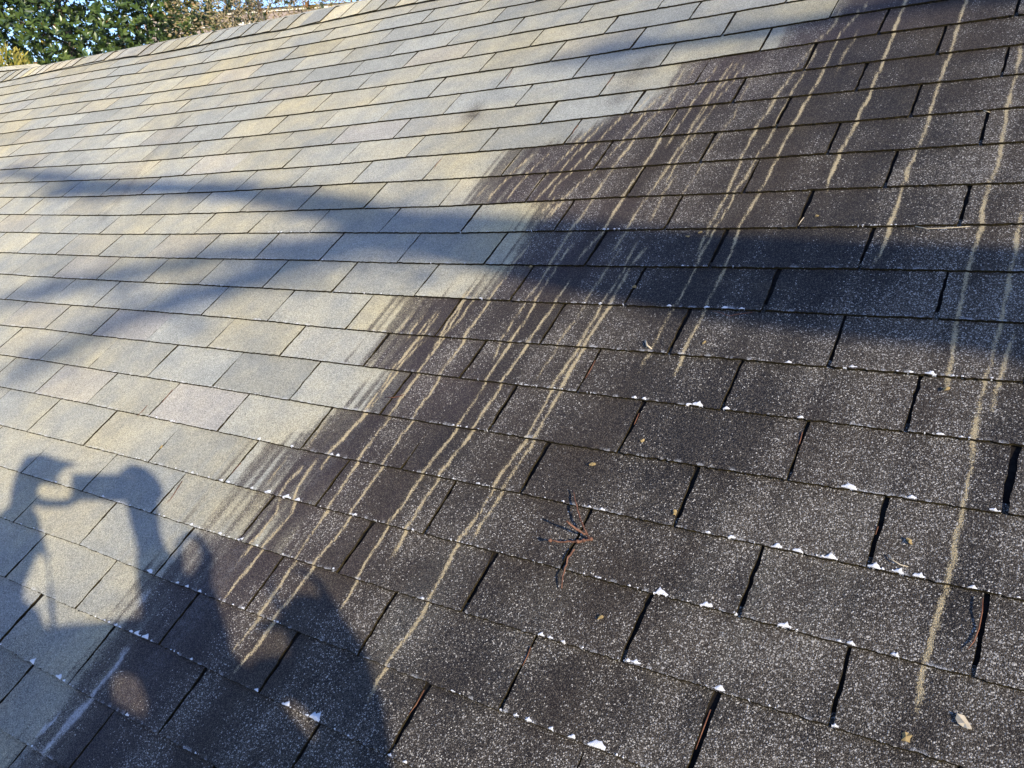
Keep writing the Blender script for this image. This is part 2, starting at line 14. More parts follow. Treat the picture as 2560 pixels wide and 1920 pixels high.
BANDS = [['main',[[11.927,0.505],[10.832,0.338],[9.783,0.084],[9.077,-0.187],[8.377,-0.502],[7.555,-0.813],[6.718,-1.152],[5.771,-1.886],[4.49,-2.599],[3.076,-3.136],[1.551,-3.403],[-0.052,-3.358],[-1.259,-3.319]]],['low',[[8.237,-0.588],[7.61,-0.591],[6.877,-0.592],[6.173,-0.618],[5.251,-0.506],[4.309,-0.167],[3.705,0.271],[2.641,0.779],[1.957,1.288],[1.228,1.829],[0.869,2.135]]],['top',[[1.551,-3.403],[-0.347,-3.913],[-1.905,-4.43],[-3.58,-4.829]]],['low2',[[6.173,-0.618],[5.529,0.257],[5.075,0.774],[4.561,1.319],[3.805,2.208],[3.444,3.121],[3.009,3.927],[2.582,4.755]]],['up',[[10.599,-8.181],[10.275,-8.107],[9.764,-7.955],[8.999,-7.922],[8.335,-8.091],[7.711,-8.207],[7.059,-7.926]]]]
TWIG = [[9.795,4.771],[9.85,4.948],[9.889,5.078],[9.937,5.225],[9.984,5.344],[10.023,5.429],[10.051,5.466],[9.852,5.278],[9.918,5.351],[9.996,5.409],[9.811,5.629],[9.898,5.596],[9.98,5.549],[10.011,5.513],[9.98,5.672],[9.967,5.813],[9.976,5.967],[9.99,6.093],[10.016,6.265]]
NEEDLES = [[[7.92,3.602],[7.999,3.587],[8.051,3.538],[8.083,3.48]],[[9.487,2.271],[9.489,2.49],[9.486,2.671]],[[9.981,3.24],[9.983,3.352],[9.985,3.463]],[[10.158,1.012],[10.231,1.049],[10.284,1.107],[10.322,1.061],[10.424,1.002]],[[10.986,3.208],[10.989,3.32],[10.991,3.417]],[[9.996,7.131],[10.001,7.252],[9.999,7.388]],[[9.515,8.096],[9.513,8.3],[9.5,8.442]],[[11.489,4.46],[11.488,4.576]],[[11.567,4.812],[11.593,4.873],[11.625,4.908],[11.661,4.912]],[[11.981,5.107],[11.988,5.27],[11.987,5.464],[11.977,5.622],[11.959,5.729]],[[10.995,7.168],[10.992,7.397],[10.989,7.629]],[[11.475,-3.995],[11.497,-3.963],[11.519,-3.931]],[[11.253,-1.015],[11.33,-0.953],[11.423,-0.959],[11.568,-0.989]],[[10.514,-1.291],[10.503,-1.187],[10.497,-1.082]],[[5.488,4.218],[5.495,4.501],[5.508,4.637]],[[5.335,4.722],[5.339,4.862],[5.329,5.051]],[[6.52,6.2],[6.551,6.601],[6.531,6.834]],[[6.985,5.557],[6.979,5.788],[6.993,5.969]],[[6.527,-7.887],[6.541,-7.522],[6.564,-7.12]],[[8.014,-6.836],[8.007,-6.557],[8.025,-6.202]],[[7.99,-4.819],[7.982,-4.629],[8.009,-4.305]],[[6.512,-3.915],[6.507,-3.682],[6.528,-3.478]],[[9.783,1.758],[9.812,1.862],[9.858,1.925]]]
BITS = [[10.205,1.757],[9.501,0.552],[10.472,4.844],[11.998,6.529],[11.8,6.828],[10.308,6.512],[10.095,3.762],[9.853,4.308],[5.998,5.638],[8.495,0.073],[10.606,-1.263],[9.802,-0.883],[9.721,-0.776],[11.649,2.269],[11.645,4.61]]
CAPS = [-9.53,-9.12,-8.75,-8.39,-8.06,-7.72,-7.41,-7.08,-6.66,-6.27,-5.85,-5.44,-5.05,-4.65,-4.26,-3.75,-3.32,-2.91,-2.53,-2.16,-1.78,-1.38,-0.97,-0.6,-0.2,0.2,0.64,1.06,1.46,1.9,2.3,2.71,3.08,3.51,3.93,4.34]
CAM = {'R':[[0.819142,-0.439002,0.369165],[0.096108,0.739553,0.666202],[-0.565481,-0.510234,0.647991]],'C':[3.75343,1.2979,-1.16982],'f':2106.067476285585}


# ------------------------------------------------------------------ frame of the roof
TH = math.radians(30.0)                      # roof pitch
ZR = 5.0                                     # height of the roof origin above the ground
TU, TV = 0.3053157, 0.127                    # tab width, course exposure (m)
ROOF = Matrix.Translation((0, 0, ZR)) @ Matrix.Rotation(TH, 4, 'X')
CR = np.array(CAM['R']); CC = np.array(CAM['C']); CF = CAM['f']
CL = Vector((CC[0], -CC[1], -CC[2]))         # camera in roof-local axes (x along, y up the slope, z out)

C = bpy.context.scene.collection
scene = bpy.context.scene

# ------------------------------------------------------------------ camera
cam_data = bpy.data.cameras.new('camera')
cam_data.sensor_width = 36.0
cam_data.lens = CF / 2560.0 * 36.0
cam_data.clip_start = 0.02
cam_data.clip_end = 3000.0
cam = bpy.data.objects.new('camera', cam_data)
C.objects.link(cam)
rx = Vector((CR[0][0], -CR[0][1], -CR[0][2])); ry = Vector((-CR[1][0], CR[1][1], CR[1][2])); rz = rx.cross(ry)
ML = Matrix((rx, ry, rz)).transposed().to_4x4()
ML.translation = CL
cam.matrix_world = ROOF @ ML
scene.camera = cam
CAMW = cam.matrix_world.copy()

# ------------------------------------------------------------------ sun, sky, exposure
SUN = Vector((0.86355, -0.39207, 0.31712)).normalized()
sun_data = bpy.data.lights.new('sun', 'SUN')
sun_data.energy = 4.0
sun_data.angle = math.radians(0.53)
sun_data.color = (1.0, 0.88, 0.68)
sun = bpy.data.objects.new('sun', sun_data)
C.objects.link(sun)
sun.matrix_world = Matrix.Translation((20, -10, 30)) @ SUN.to_track_quat('Z', 'Y').to_matrix().to_4x4()

world = bpy.data.worlds.new('World'); scene.world = world; world.use_nodes = True
wn = world.node_tree.nodes; wl = world.node_tree.links
wn.clear()
sky = wn.new('ShaderNodeTexSky'); sky.sky_type = 'NISHITA'; sky.sun_disc = False
sky.sun_elevation = math.asin(SUN.z); sky.sun_rotation = math.atan2(SUN.x, SUN.y)
sky.air_density = 1.0; sky.dust_density = 0.5; sky.ozone_density = 4.0
bg = wn.new('ShaderNodeBackground'); bg.inputs['Strength'].default_value = 0.15
wo = wn.new('ShaderNodeOutputWorld')
tint = wn.new('ShaderNodeMix'); tint.data_type = 'RGBA'; tint.blend_type = 'MULTIPLY'; tint.inputs[0].default_value = 1.0
tint.inputs[7].default_value = (0.97, 0.965, 1.18, 1)      # white balance set for the low warm sun
wl.new(sky.outputs[0], tint.inputs[6]); wl.new(tint.outputs[2], bg.inputs[0]); wl.new(bg.outputs[0], wo.inputs[0])
scene.view_settings.view_transform = 'Standard'
scene.view_settings.look = 'None'
scene.view_settings.gamma = 1.0
scene.view_settings.use_curve_mapping = False
scene.view_settings.exposure = 0.78

# ------------------------------------------------------------------ small helpers
rng = np.random.default_rng(7)

def tag(o, label=None, cat=None, group=None, kind=None):
    if label: o['label'] = label
    if cat: o['category'] = cat
    if group: o['group'] = group
    if kind: o['kind'] = kind
    return o

def empty(name, loc=(0, 0, 0)):
    o = bpy.data.objects.new(name, None); C.objects.link(o); o.location = loc
    return o

def link(name, me, mats=(), parent=None, loc=None):
    for m in mats: me.materials.append(m)
    o = bpy.data.objects.new(name, me); C.objects.link(o)
    if loc is not None: o.location = loc
    if parent: o.parent = parent
    return o

def mesh(name, V, F, smooth=True, mat_idx=None):
    me = bpy.data.meshes.new(name)
    me.from_pydata([tuple(v) for v in V], [], [tuple(f) for f in F])
    if mat_idx is not None: me.polygons.foreach_set('material_index', np.asarray(mat_idx, dtype=np.int32))
    if smooth: me.polygons.foreach_set('use_smooth', np.ones(len(me.polygons), dtype=bool))
    me.update()
    return me

def mesh_quads(name, V, Q, smooth=False):
    """fast mesh from an (n,3) array and an (m,4) array of quads"""
    V = np.ascontiguousarray(V, dtype=np.float32); Q = np.ascontiguousarray(Q, dtype=np.int32)
    me = bpy.data.meshes.new(name)
    me.vertices.add(len(V)); me.vertices.foreach_set('co', V.ravel())
    me.loops.add(Q.size); me.loops.foreach_set('vertex_index', Q.ravel())
    me.polygons.add(len(Q)); me.polygons.foreach_set('loop_start', np.arange(0, Q.size, 4, dtype=np.int32))
    if smooth: me.polygons.foreach_set('use_smooth', np.ones(len(Q), dtype=bool))
    me.update(calc_edges=True)
    return me

def tube(pts, radii, n=6, cap=True):
    """vertices and faces of a tapered tube through pts"""
    pts = [Vector(p) for p in pts]; V = []; F = []
    up = Vector((0.13, 0.27, 0.95))
    for i, p in enumerate(pts):
        t = (pts[min(i + 1, len(pts) - 1)] - pts[max(i - 1, 0)]).normalized()
        a = t.cross(up)
        if a.length < 1e-4: a = t.cross(Vector((1, 0, 0)))
        a.normalize(); b = t.cross(a)
        for k in range(n):
            an = 2 * math.pi * k / n
            V.append(p + (a * math.cos(an) + b * math.sin(an)) * radii[i])
    for i in range(len(pts) - 1):
        for k in range(n):
            F.append((i * n + k, i * n + (k + 1) % n, (i + 1) * n + (k + 1) % n, (i + 1) * n + k))
    if cap:
        F.append(tuple(range(n))[::-1]); F.append(tuple((len(pts) - 1) * n + k for k in range(n)))
    return V, F

class MB:
    def __init__(s): s.V = []; s.F = []
    def add(s, V, F):
        o = len(s.V); s.V += [tuple(v) for v in V]; s.F += [tuple(i + o for i in f) for f in F]
    def tube(s, pts, radii, n=6): s.add(*tube(pts, radii, n))
    def box(s, c, e, R=None):
        c = Vector(c); vs = []
        for x in (-1, 1):
            for y in (-1, 1):
                for z in (-1, 1):
                    q = Vector((x * e[0], y * e[1], z * e[2]))
                    vs.append(c + (R @ q if R else q))
        s.add(vs, [(0, 1, 3, 2), (4, 6, 7, 5), (0, 4, 5, 1), (2, 3, 7, 6), (0, 2, 6, 4), (1, 5, 7, 3)])
    def build(s, name, mat, parent=None, smooth=False):
        return link(name, mesh(name, s.V, s.F, smooth), [mat], parent)

def vnoise(x, seed=0):
    """1-D value noise in -1..1"""
    x = np.asarray(x, float); i = np.floor(x).astype(np.int64); f = x - i; f = f * f * (3 - 2 * f)
    def h(n):
        s = np.sin((n + seed * 57.31) * 12.9898) * 43758.5453
        return 2 * (s - np.floor(s)) - 1
    return h(i) * (1 - f) + h(i + 1) * f

def smooth(a, b, x):
    t = np.clip((x - a) / (b - a), 0, 1); return t * t * (3 - 2 * t)

# roof surface: measured waviness of the deck (cubic B-spline, mm)
GG = np.array(G) / 1000.0
GU0, GV0, GD = -12.0, -18.0, 2.0
def hgt(u, v):
    u = np.atleast_1d(np.asarray(u, float)); v = np.atleast_1d(np.asarray(v, float))
    shp = np.broadcast(u, v).shape; u = np.broadcast_to(u, shp).ravel(); v = np.broadcast_to(v, shp).ravel()
    nu, nv = GG.shape
    uu = (np.clip(u, GU0 + GD * 1.01, GU0 + GD * (nu - 2) - .01) - GU0) / GD
    vv = (np.clip(v, GV0 + GD * 1.01, GV0 + GD * (nv - 2) - .01) - GV0) / GD
    iu = np.floor(uu).astype(int); iv = np.floor(vv).astype(int); su = uu - iu; sv = vv - iv
    W = lambda s: ((1 - s) ** 3 / 6, (3 * s ** 3 - 6 * s ** 2 + 4) / 6, (-3 * s ** 3 + 3 * s ** 2 + 3 * s + 1) / 6, s ** 3 / 6)
    wu, wv = W(su), W(sv); r = np.zeros(len(u))
    for a in range(4):
        for b in range(4): r += GG[iu - 1 + a, iv - 1 + b] * wu[a] * wv[b]
    return r.reshape(shp)

def rl(u, v, h=0.0):
    """roof units -> roof-local metres, h above the deck surface"""
    return Vector((u * TU, -v * TV, float(hgt(u, v)[0]) + h))

def raised(u, v, h):
    """the point at height h that is seen in front of the surface point (u, v)"""
    p = rl(u, v); return p + (CL - p) * (h / (CL.z - p.z))

def at(px, py, dist):
    """world point at a distance from the camera along a direction"""
    d = Vector(((px - 1280) / CF, -(py - 960) / CF, -1.0)).normalized()
    return CAMW @ (d * dist)

# ------------------------------------------------------------------ materials
def new_mat(name):
    m = bpy.data.materials.new(name); m.use_nodes = True
    n = m.node_tree.nodes; n.clear()
    out = n.new('ShaderNodeOutputMaterial'); b = n.new('ShaderNodeBsdfPrincipled')
    m.node_tree.links.new(b.outputs[0], out.inputs[0])
    return m, n, m.node_tree.links, b

class NT:
    """terse node building"""
    def __init__(s, n, l): s.n = n; s.l = l
    def put(s, sock, v):
        if hasattr(v, 'is_output'): s.l.new(v, sock)
        else: sock.default_value = v
    def math(s, op, a, b=None, c=None, clamp=False):
        x = s.n.new('ShaderNodeMath'); x.operation = op; x.use_clamp = clamp
        s.put(x.inputs[0], a)
        if b is not None: s.put(x.inputs[1], b)
        if c is not None: s.put(x.inputs[2], c)
        return x.outputs[0]
    def mix(s, f, a, b, mode='MIX'):
        x = s.n.new('ShaderNodeMix'); x.data_type = 'RGBA'; x.blend_type = mode; x.clamp_factor = True
        s.put(x.inputs[0], f)
        s.put(x.inputs[6], a if hasattr(a, 'is_output') else (*a, 1)); s.put(x.inputs[7], b if hasattr(b, 'is_output') else (*b, 1))
        return x.outputs[2]
    def noise(s, vec, scale, detail=2.0, rough=0.5, dist=0.0):
        x = s.n.new('ShaderNodeTexNoise'); s.put(x.inputs['Scale'], scale); s.put(x.inputs['Detail'], detail)
        s.put(x.inputs['Roughness'], rough); s.put(x.inputs['Distortion'], dist)
        if vec is not None: s.l.new(vec, x.inputs['Vector'])
        return x.outputs[0]
    def voro(s, vec, scale):
        x = s.n.new('ShaderNodeTexVoronoi'); s.put(x.inputs['Scale'], scale)
        if vec is not None: s.l.new(vec, x.inputs['Vector'])
        return x
    def sep(s, c):
        x = s.n.new('ShaderNodeSeparateColor'); s.l.new(c, x.inputs[0]); return x.outputs
    def ramp(s, f, a, b, c=0.0, d=1.0):
        x = s.n.new('ShaderNodeMapRange'); x.interpolation_type = 'SMOOTHSTEP'
        s.put(x.inputs[0], f); s.put(x.inputs[1], a); s.put(x.inputs[2], b); s.put(x.inputs[3], c); s.put(x.inputs[4], d)
        return x.outputs[0]
    def scale(s, col, f):
        x = s.n.new('ShaderNodeVectorMath'); x.operation = 'SCALE'; s.l.new(col, x.inputs[0]); s.put(x.inputs[3], f); return x.outputs[0]
    def bump(s, h, strength, dist, normal=None):
        x = s.n.new('ShaderNodeBump'); s.put(x.inputs['Strength'], strength); s.put(x.inputs['Distance'], dist); s.l.new(h, x.inputs['Height'])
        if normal is not None: s.l.new(normal, x.inputs['Normal'])
        return x.outputs[0]

def granule_material():
    m, n, l, b = new_mat('mineral_granules')
    t = NT(n, l)
    pos = n.new('ShaderNodeNewGeometry').outputs['Position']
    at1 = n.new('ShaderNodeAttribute'); at1.attribute_name = 'wear'
    R, Gc, B = t.sep(at1.outputs['Color'])[:3]; A = at1.outputs['Alpha']
    at2 = n.new('ShaderNodeAttribute'); at2.attribute_name = 'tone'
    tone, hue, extra = t.sep(at2.outputs['Color'])[:3]
    v1 = t.voro(pos, 560.0); g1, g1b, g1c = t.sep(v1.outputs['Color'])[:3]
    v2 = t.voro(pos, 900.0); g2, g2b, g2c = t.sep(v2.outputs['Color'])[:3]
    n_low = t.noise(pos, 2.3, 3.0, 0.55)
    n_mid = t.noise(pos, 11.0, 4.0, 0.6)
    n_fine = t.noise(pos, 60.0, 3.0, 0.6)
    chalk = at2.outputs['Alpha']
    # pale weathered granules
    hue2 = t.math('ADD', hue, t.math('ADD', t.math('MULTIPLY', t.math('SUBTRACT', n_mid, 0.5), 0.8), t.math('MULTIPLY', t.math('SUBTRACT', n_low, 0.5), 1.9)))
    pale = t.mix(t.math('ADD', hue2, t.math('MULTIPLY', A, 0.55)), (0.284, 0.292, 0.266), (0.400, 0.354, 0.222))
    pale = t.mix(extra, pale, (0.345, 0.295, 0.265))
    gran = t.math('ADD', 0.30, t.math('ADD', t.math('MULTIPLY', g1, 0.80), t.math('MULTIPLY', g2, 0.60)))
    gran = t.math('MULTIPLY', gran, t.math('ADD', 0.74, t.math('MULTIPLY', n_mid, 0.50)))
    pale = t.scale(pale, t.math('MULTIPLY', gran, tone))
    # algae-blackened granules with pale grains showing through
    dk = t.mix(t.ramp(n_low, 0.38, 0.66), (0.0125, 0.0110, 0.0115), (0.0260, 0.0190, 0.0140))
    dk = t.mix(t.ramp(n_mid, 0.50, 0.76), dk, (0.030, 0.0245, 0.018))
    dk = t.mix(t.math('MULTIPLY', A, 0.80), dk, (0.050, 0.036, 0.041))
    dk = t.mix(t.math('MULTIPLY', t.ramp(chalk, 0.45, 0.95), 0.6), dk, (0.056, 0.044, 0.031))
    dk = t.scale(dk, t.math('ADD', 0.35, t.math('MULTIPLY', g2, 1.3)))
    dens = t.math('ADD', t.math('MULTIPLY', t.math('SUBTRACT', n_mid, 0.5), 0.16), t.math('MULTIPLY', t.math('SUBTRACT', chalk, 0.5), 0.26))
    grey = t.ramp(t.math('ADD', g2b, dens), 0.62, 0.74)
    dk = t.mix(t.math('MULTIPLY', grey, t.math('ADD', 0.2, t.math('MULTIPLY', g2c, 0.7))), dk, (0.175, 0.152, 0.122))
    thr = t.math('SUBTRACT', 0.930, t.math('MULTIPLY', dens, 0.75))
    spk = t.ramp(g1, thr, t.math('ADD', thr, 0.03))
    dk = t.mix(t.math('MULTIPLY', spk, t.math('ADD', 0.35, t.math('MULTIPLY', g1b, 0.65))), dk, (0.62, 0.59, 0.53))
    spk2 = t.ramp(g2, t.math('ADD', thr, 0.03), t.math('ADD', thr, 0.05))
    dk = t.mix(t.math('MULTIPLY', spk2, t.math('ADD', 0.3, t.math('MULTIPLY', g2c, 0.7))), dk, (0.50, 0.47, 0.42))
    fd = t.math('ADD', R, t.math('MULTIPLY', t.math('SUBTRACT', g2c, 0.5), 0.55))
    fd = t.math('MULTIPLY', t.ramp(fd, 0.22, 0.72), t.ramp(R, 0.01, 0.12))
    col = t.mix(fd, pale, dk)
    # pale drip streaks
    stc = t.scale(t.mix(g1b, (0.52, 0.41, 0.225), (0.42, 0.37, 0.25)), t.math('ADD', 0.55, t.math('MULTIPLY', g2, 0.75)))
    fs = t.ramp(t.math('ADD', Gc, t.math('MULTIPLY', t.math('SUBTRACT', g1c, 0.5), 0.55)), 0.20, 0.66)
    col = t.mix(t.math('MULTIPLY', fs, 0.95), col, stc)
    # chalky white bloom
    fw = t.math('SUBTRACT', t.math('MULTIPLY', B, 1.5), t.math('ADD', t.math('MULTIPLY', g2c, 0.5), t.math('MULTIPLY', n_fine, 0.5)), clamp=True)
    col = t.mix(fw, col, (0.62, 0.63, 0.64))
    l.new(col, b.inputs['Base Color'])
    b.inputs['Roughness'].default_value = 0.7
    b.inputs['Specular IOR Level'].default_value = 0.25
    b.inputs['Diffuse Roughness'].default_value = 1.0
    nb = t.bump(v1.outputs['Distance'], 0.75, -0.0016)
    nb = t.bump(v2.outputs['Distance'], 0.6, -0.0009, nb)
    nb = t.bump(n_mid, 0.4, 0.004, nb)
    l.new(nb, b.inputs['Normal'])
    return m

def rough_mat(name, c1, c2, scale=30.0, rough=0.9, spec=0.2, bump=0.0, bscale=None):
    m, n, l, b = new_mat(name); t = NT(n, l)
    tc = n.new('ShaderNodeTexCoord').outputs['Object']
    f = t.noise(tc, scale, 4.0, 0.6)
    l.new(t.mix(t.ramp(f, 0.35, 0.65), c1, c2), b.inputs['Base Color'])
    b.inputs['Roughness'].default_value = rough; b.inputs['Specular IOR Level'].default_value = spec
    if bump: l.new(t.bump(t.noise(tc, bscale or scale * 3, 4.0, 0.6), bump, 0.004), b.inputs['Normal'])
    return m

def leaf_mat(name, cols, rough=0.4, spec=0.5, trans=0.25):
    """leaf colour picked per leaf from the vertex attribute 'rnd'"""
    m, n, l, b = new_mat(name); t = NT(n, l)
    a = n.new('ShaderNodeAttribute'); a.attribute_name = 'rnd'
    r = n.new('ShaderNodeValToRGB'); l.new(a.outputs['Fac'], r.inputs[0])
    cr = r.color_ramp
    while len(cr.elements) < len(cols): cr.elements.new(0.5)
    for e, (p, c) in zip(cr.elements, cols): e.position = p; e.color = (*c, 1)
    l.new(r.outputs[0], b.inputs['Base Color'])
    b.inputs['Roughness'].default_value = rough; b.inputs['Specular IOR Level'].default_value = spec
    if trans:
        tr = n.new('ShaderNodeBsdfTranslucent'); l.new(r.outputs[0], tr.inputs[0])
        mx = n.new('ShaderNodeMixShader'); mx.inputs[0].default_value = trans
        out = [x for x in n if x.type == 'OUTPUT_MATERIAL'][0]
        l.new(b.outputs[0], mx.inputs[1]); l.new(tr.outputs[0], mx.inputs[2]); l.new(mx.outputs[0], out.inputs[0])
    return m

M_GRAN = granule_material()
M_EDGE = rough_mat('mossy_felt_edge', (0.016, 0.012, 0.008), (0.045, 0.036, 0.014), 220.0, 0.95, 0.1, 0.6)
M_DECK = rough_mat('dark_underlay', (0.010, 0.009, 0.009), (0.022, 0.018, 0.015), 150.0, 0.95, 0.1)  # unweathered dark base layer seen through the slots
M_TWIG = rough_mat('reddish_bark', (0.075, 0.034, 0.022), (0.21, 0.105, 0.065), 160.0, 0.75, 0.3, 0.5, 500)
M_NEEDLE = rough_mat('dry_needle', (0.11, 0.042, 0.024), (0.19, 0.085, 0.045), 120.0, 0.6, 0.3)
M_STRAW = rough_mat('pale_straw', (0.48, 0.40, 0.27), (0.58, 0.50, 0.36), 120.0, 0.6, 0.3)
M_BIT = rough_mat('dry_leaf_bit', (0.28, 0.20, 0.08), (0.38, 0.28, 0.13), 150.0, 0.8, 0.2)
M_WHITE = rough_mat('white_crust', (0.78, 0.78, 0.78), (0.86, 0.86, 0.86), 300.0, 0.6, 0.3, 0.5, 900)
M_BARK = rough_mat('grey_bark', (0.09, 0.075, 0.06), (0.17, 0.145, 0.12), 14.0, 0.95, 0.1, 0.8, 40)
M_GROUND = rough_mat('winter_lawn', (0.10, 0.095, 0.045), (0.17, 0.14, 0.08), 1.5, 1.0, 0.05)
M_WALL = rough_mat('house_siding', (0.27, 0.22, 0.20), (0.31, 0.26, 0.24), 3.0, 0.8, 0.2)
M_TRIM = rough_mat('white_trim', (0.70, 0.66, 0.58), (0.76, 0.72, 0.64), 8.0, 0.6, 0.3)
M_GLASS = rough_mat('dark_window_glass', (0.03, 0.035, 0.04), (0.05, 0.055, 0.06), 2.0, 0.1, 0.5)

# ------------------------------------------------------------------ ground
gv = []; N = 60; E = 900.0
xs = np.sign(np.linspace(-1, 1, N)) * np.abs(np.linspace(-1, 1, N)) ** 2.2 * E
V = [(x, y, 0.25 * math.sin(x * .05) * math.cos(y * .04)) for y in xs for x in xs]
F = [(j * N + i, j * N + i + 1, (j + 1) * N + i + 1, (j + 1) * N + i) for j in range(N - 1) for i in range(N - 1)]
ground = link('ground', mesh('ground', V, F), [M_GROUND]); tag(ground, kind='structure')

# ------------------------------------------------------------------ the roof
roof = empty('house_roof')
roof.matrix_world = ROOF
tag(roof, 'asphalt shingle roof slope, pale grey on one side and stained black on the other', 'roof', None, 'thing')

# deck under the shingles
nu, nv = 120, 100
du_ = np.linspace(-13, 19, nu); dv_ = np.linspace(-14.9, 17.0, nv)
UU, VV = np.meshgrid(du_, dv_); HH = hgt(UU, VV) - 0.0042
V = np.c_[(UU * TU).ravel(), (-VV * TV).ravel(), HH.ravel()]
idx = np.arange(nu * nv).reshape(nv, nu)
Q = np.stack([idx[:-1, :-1], idx[1:, :-1], idx[1:, 1:], idx[:-1, 1:]], -1).reshape(-1, 4)
link('underlay', mesh_quads('underlay', V, Q, True), [M_DECK], roof)

# ---- how worn every point of the roof is
LN = {k: np.array(v) for k, v in LINES.items()}
def dvk(k, u):
    if k in LN and k >= -13: return np.interp(u, LN[k][:, 0], LN[k][:, 1])
    return np.zeros_like(np.asarray(u, float))
def slot_du(k, j):
    return SLOTS.get(k, {}).get(j, 0.0)

STR = [(min(1.0, s * 1.25) * (.86 if p[0][0] > 10.8 else 1), w * (1.18 if w < .0085 else 1.0), np.array(p)) for s, w, p in STREAKS]
WHT = [(min(1, s * 1.25), w * 3.2, np.array(p)) for s, w, p in WHITE]
DRK = [(s * .85, w * 3.6, np.array(p)) for s, w, p in DARK]
def along(lst, u, v, wig, fade=0.35):
    r = np.zeros_like(u)
    for i, (s, w, p) in enumerate(lst):
        o = np.argsort(p[:, 1]); p = p[o]
        if v.max() < p[0, 1] - .3 or v.min() > p[-1, 1] + .3: continue
        uc = np.interp(v, p[:, 1], p[:, 0]) + wig * vnoise(v * 5.5, i) + wig * .6 * vnoise(v * 17, i + 50)
        a = smooth(p[0, 1] - .1, p[0, 1] + fade, v) * (1 - smooth(p[-1, 1] - fade, p[-1, 1] + .1, v))
        ww = w / TU * (0.37 + .14 * vnoise(v * 3.1, i + 90))
        a = a * s * (0.86 + .25 * vnoise(v * 4.3, i + 30))
        r = np.maximum(r, a * np.exp(-((u - uc) / ww) ** 2))
    return r

BK = sorted(BOUND)
CHALK = []
def wear(u, v, k, b):
    """rgba: algae, pale streak, white bloom, warm tint, at roof point (u, v), b = 0 at the head and 1 at the foot of course k"""
    bb = np.clip(b, 0, 1)
    if k in BOUND: t0, t1, sf = BOUND[k]
    elif k < BK[0]: t0 = t1 = 10.0 + (BK[0] - k) * 0.55; sf = .1
    else: t0 = t1 = 7.0; sf = .2
    ub = t0 + (t1 - t0) * bb
    fing = vnoise(u * 17.0 + .4 * k, 3) * .55 + vnoise(u * 37.0, 11) * .45
    x = (u - ub) + (sf + .06) * 1.15 * fing * (0.45 + bb * .7) + .03 * vnoise(v * 9 + u * 4, 17)
    sg = sf * .45 + .02
    dark = .60 * smooth(-sg, sg, x) + .40 * smooth(-sg * .5, .22 + sf * 1.3, x)
    warm = np.where(x < .25, np.exp(-((x - .25) / .62) ** 2), np.exp(-((x - .25) / 1.0) ** 2)) * .85 * (0.7 + .3 * vnoise(v * .9, 5))
    # brownish thin algae just inside the edge
    dark = np.maximum(dark, (.34 + .10 * vnoise(u * 2.2, 71)) * smooth(7.0, 10.5, v))
    dark = dark * (1 - .16 * np.exp(-((x - .25) / .3) ** 2))
    dark = np.maximum(dark, along(DRK, u, v, .02, .6))
    thin = smooth(.0, .9, vnoise(u * 2.6 + .15 * v, 51) * .5 + vnoise(u * 6.3 + .1 * v, 52) * .3 + vnoise(v * 1.1 + u, 53) * .25 + .28) * smooth(2.0, 9.0, v + (u - 9.5) * .9)
    dark = dark * (1 - .34 * thin * smooth(7.5, 9.0, u))
    st = along(STR, u, v, .006)
    wb = along(WHT, u, v, .02) * (0.75 + .4 * vnoise(u * 60, 8))
    foot = np.exp(-(1 - bb) / .04) * smooth(-.1, .6, vnoise(u * 26, 40 + k) * .7 + vnoise(u * 71, 60 + k) * .5)
    near = smooth(-4, 1, v) * .75
    wb = np.maximum(wb, foot * near * .85)
    # light scuffed zones in the black field
    zone = vnoise(u * 3.1 + .2 * v, 23) * .5 + vnoise(u * 1.3, 27) * .5
    wb = np.maximum(wb, .30 * smooth(.25, .8, zone) * dark * smooth(0, 5, v))
    ck = .36 + .19 * vnoise(u * 3.7 + .22 * v, 61) + .13 * vnoise(u * 11 + .3 * v, 62) + .18 * vnoise(v * 1.3 + u * .7, 63)
    ck = ck + .36 * smooth(9.0, 13.0, u + v * .22) - .16 * (1 - smooth(7.5, 9.5, u))
    CHALK.append(np.clip(ck, 0, 1))
    return np.stack([dark, st, np.clip(wb, 0, 1), np.clip(warm, 0, 1)], -1)

def project(P):
    """roof-local points -> pixels of a 1024 x 768 picture and depth"""
    M = np.array((CAMW.inverted() @ ROOF)); Q = np.c_[P, np.ones(len(P))] @ M.T
    z = -Q[:, 2]; s = CF * .4
    return 512 + s * Q[:, 0] / np.maximum(z, .05), 384 - s * Q[:, 1] / np.maximum(z, .05), z

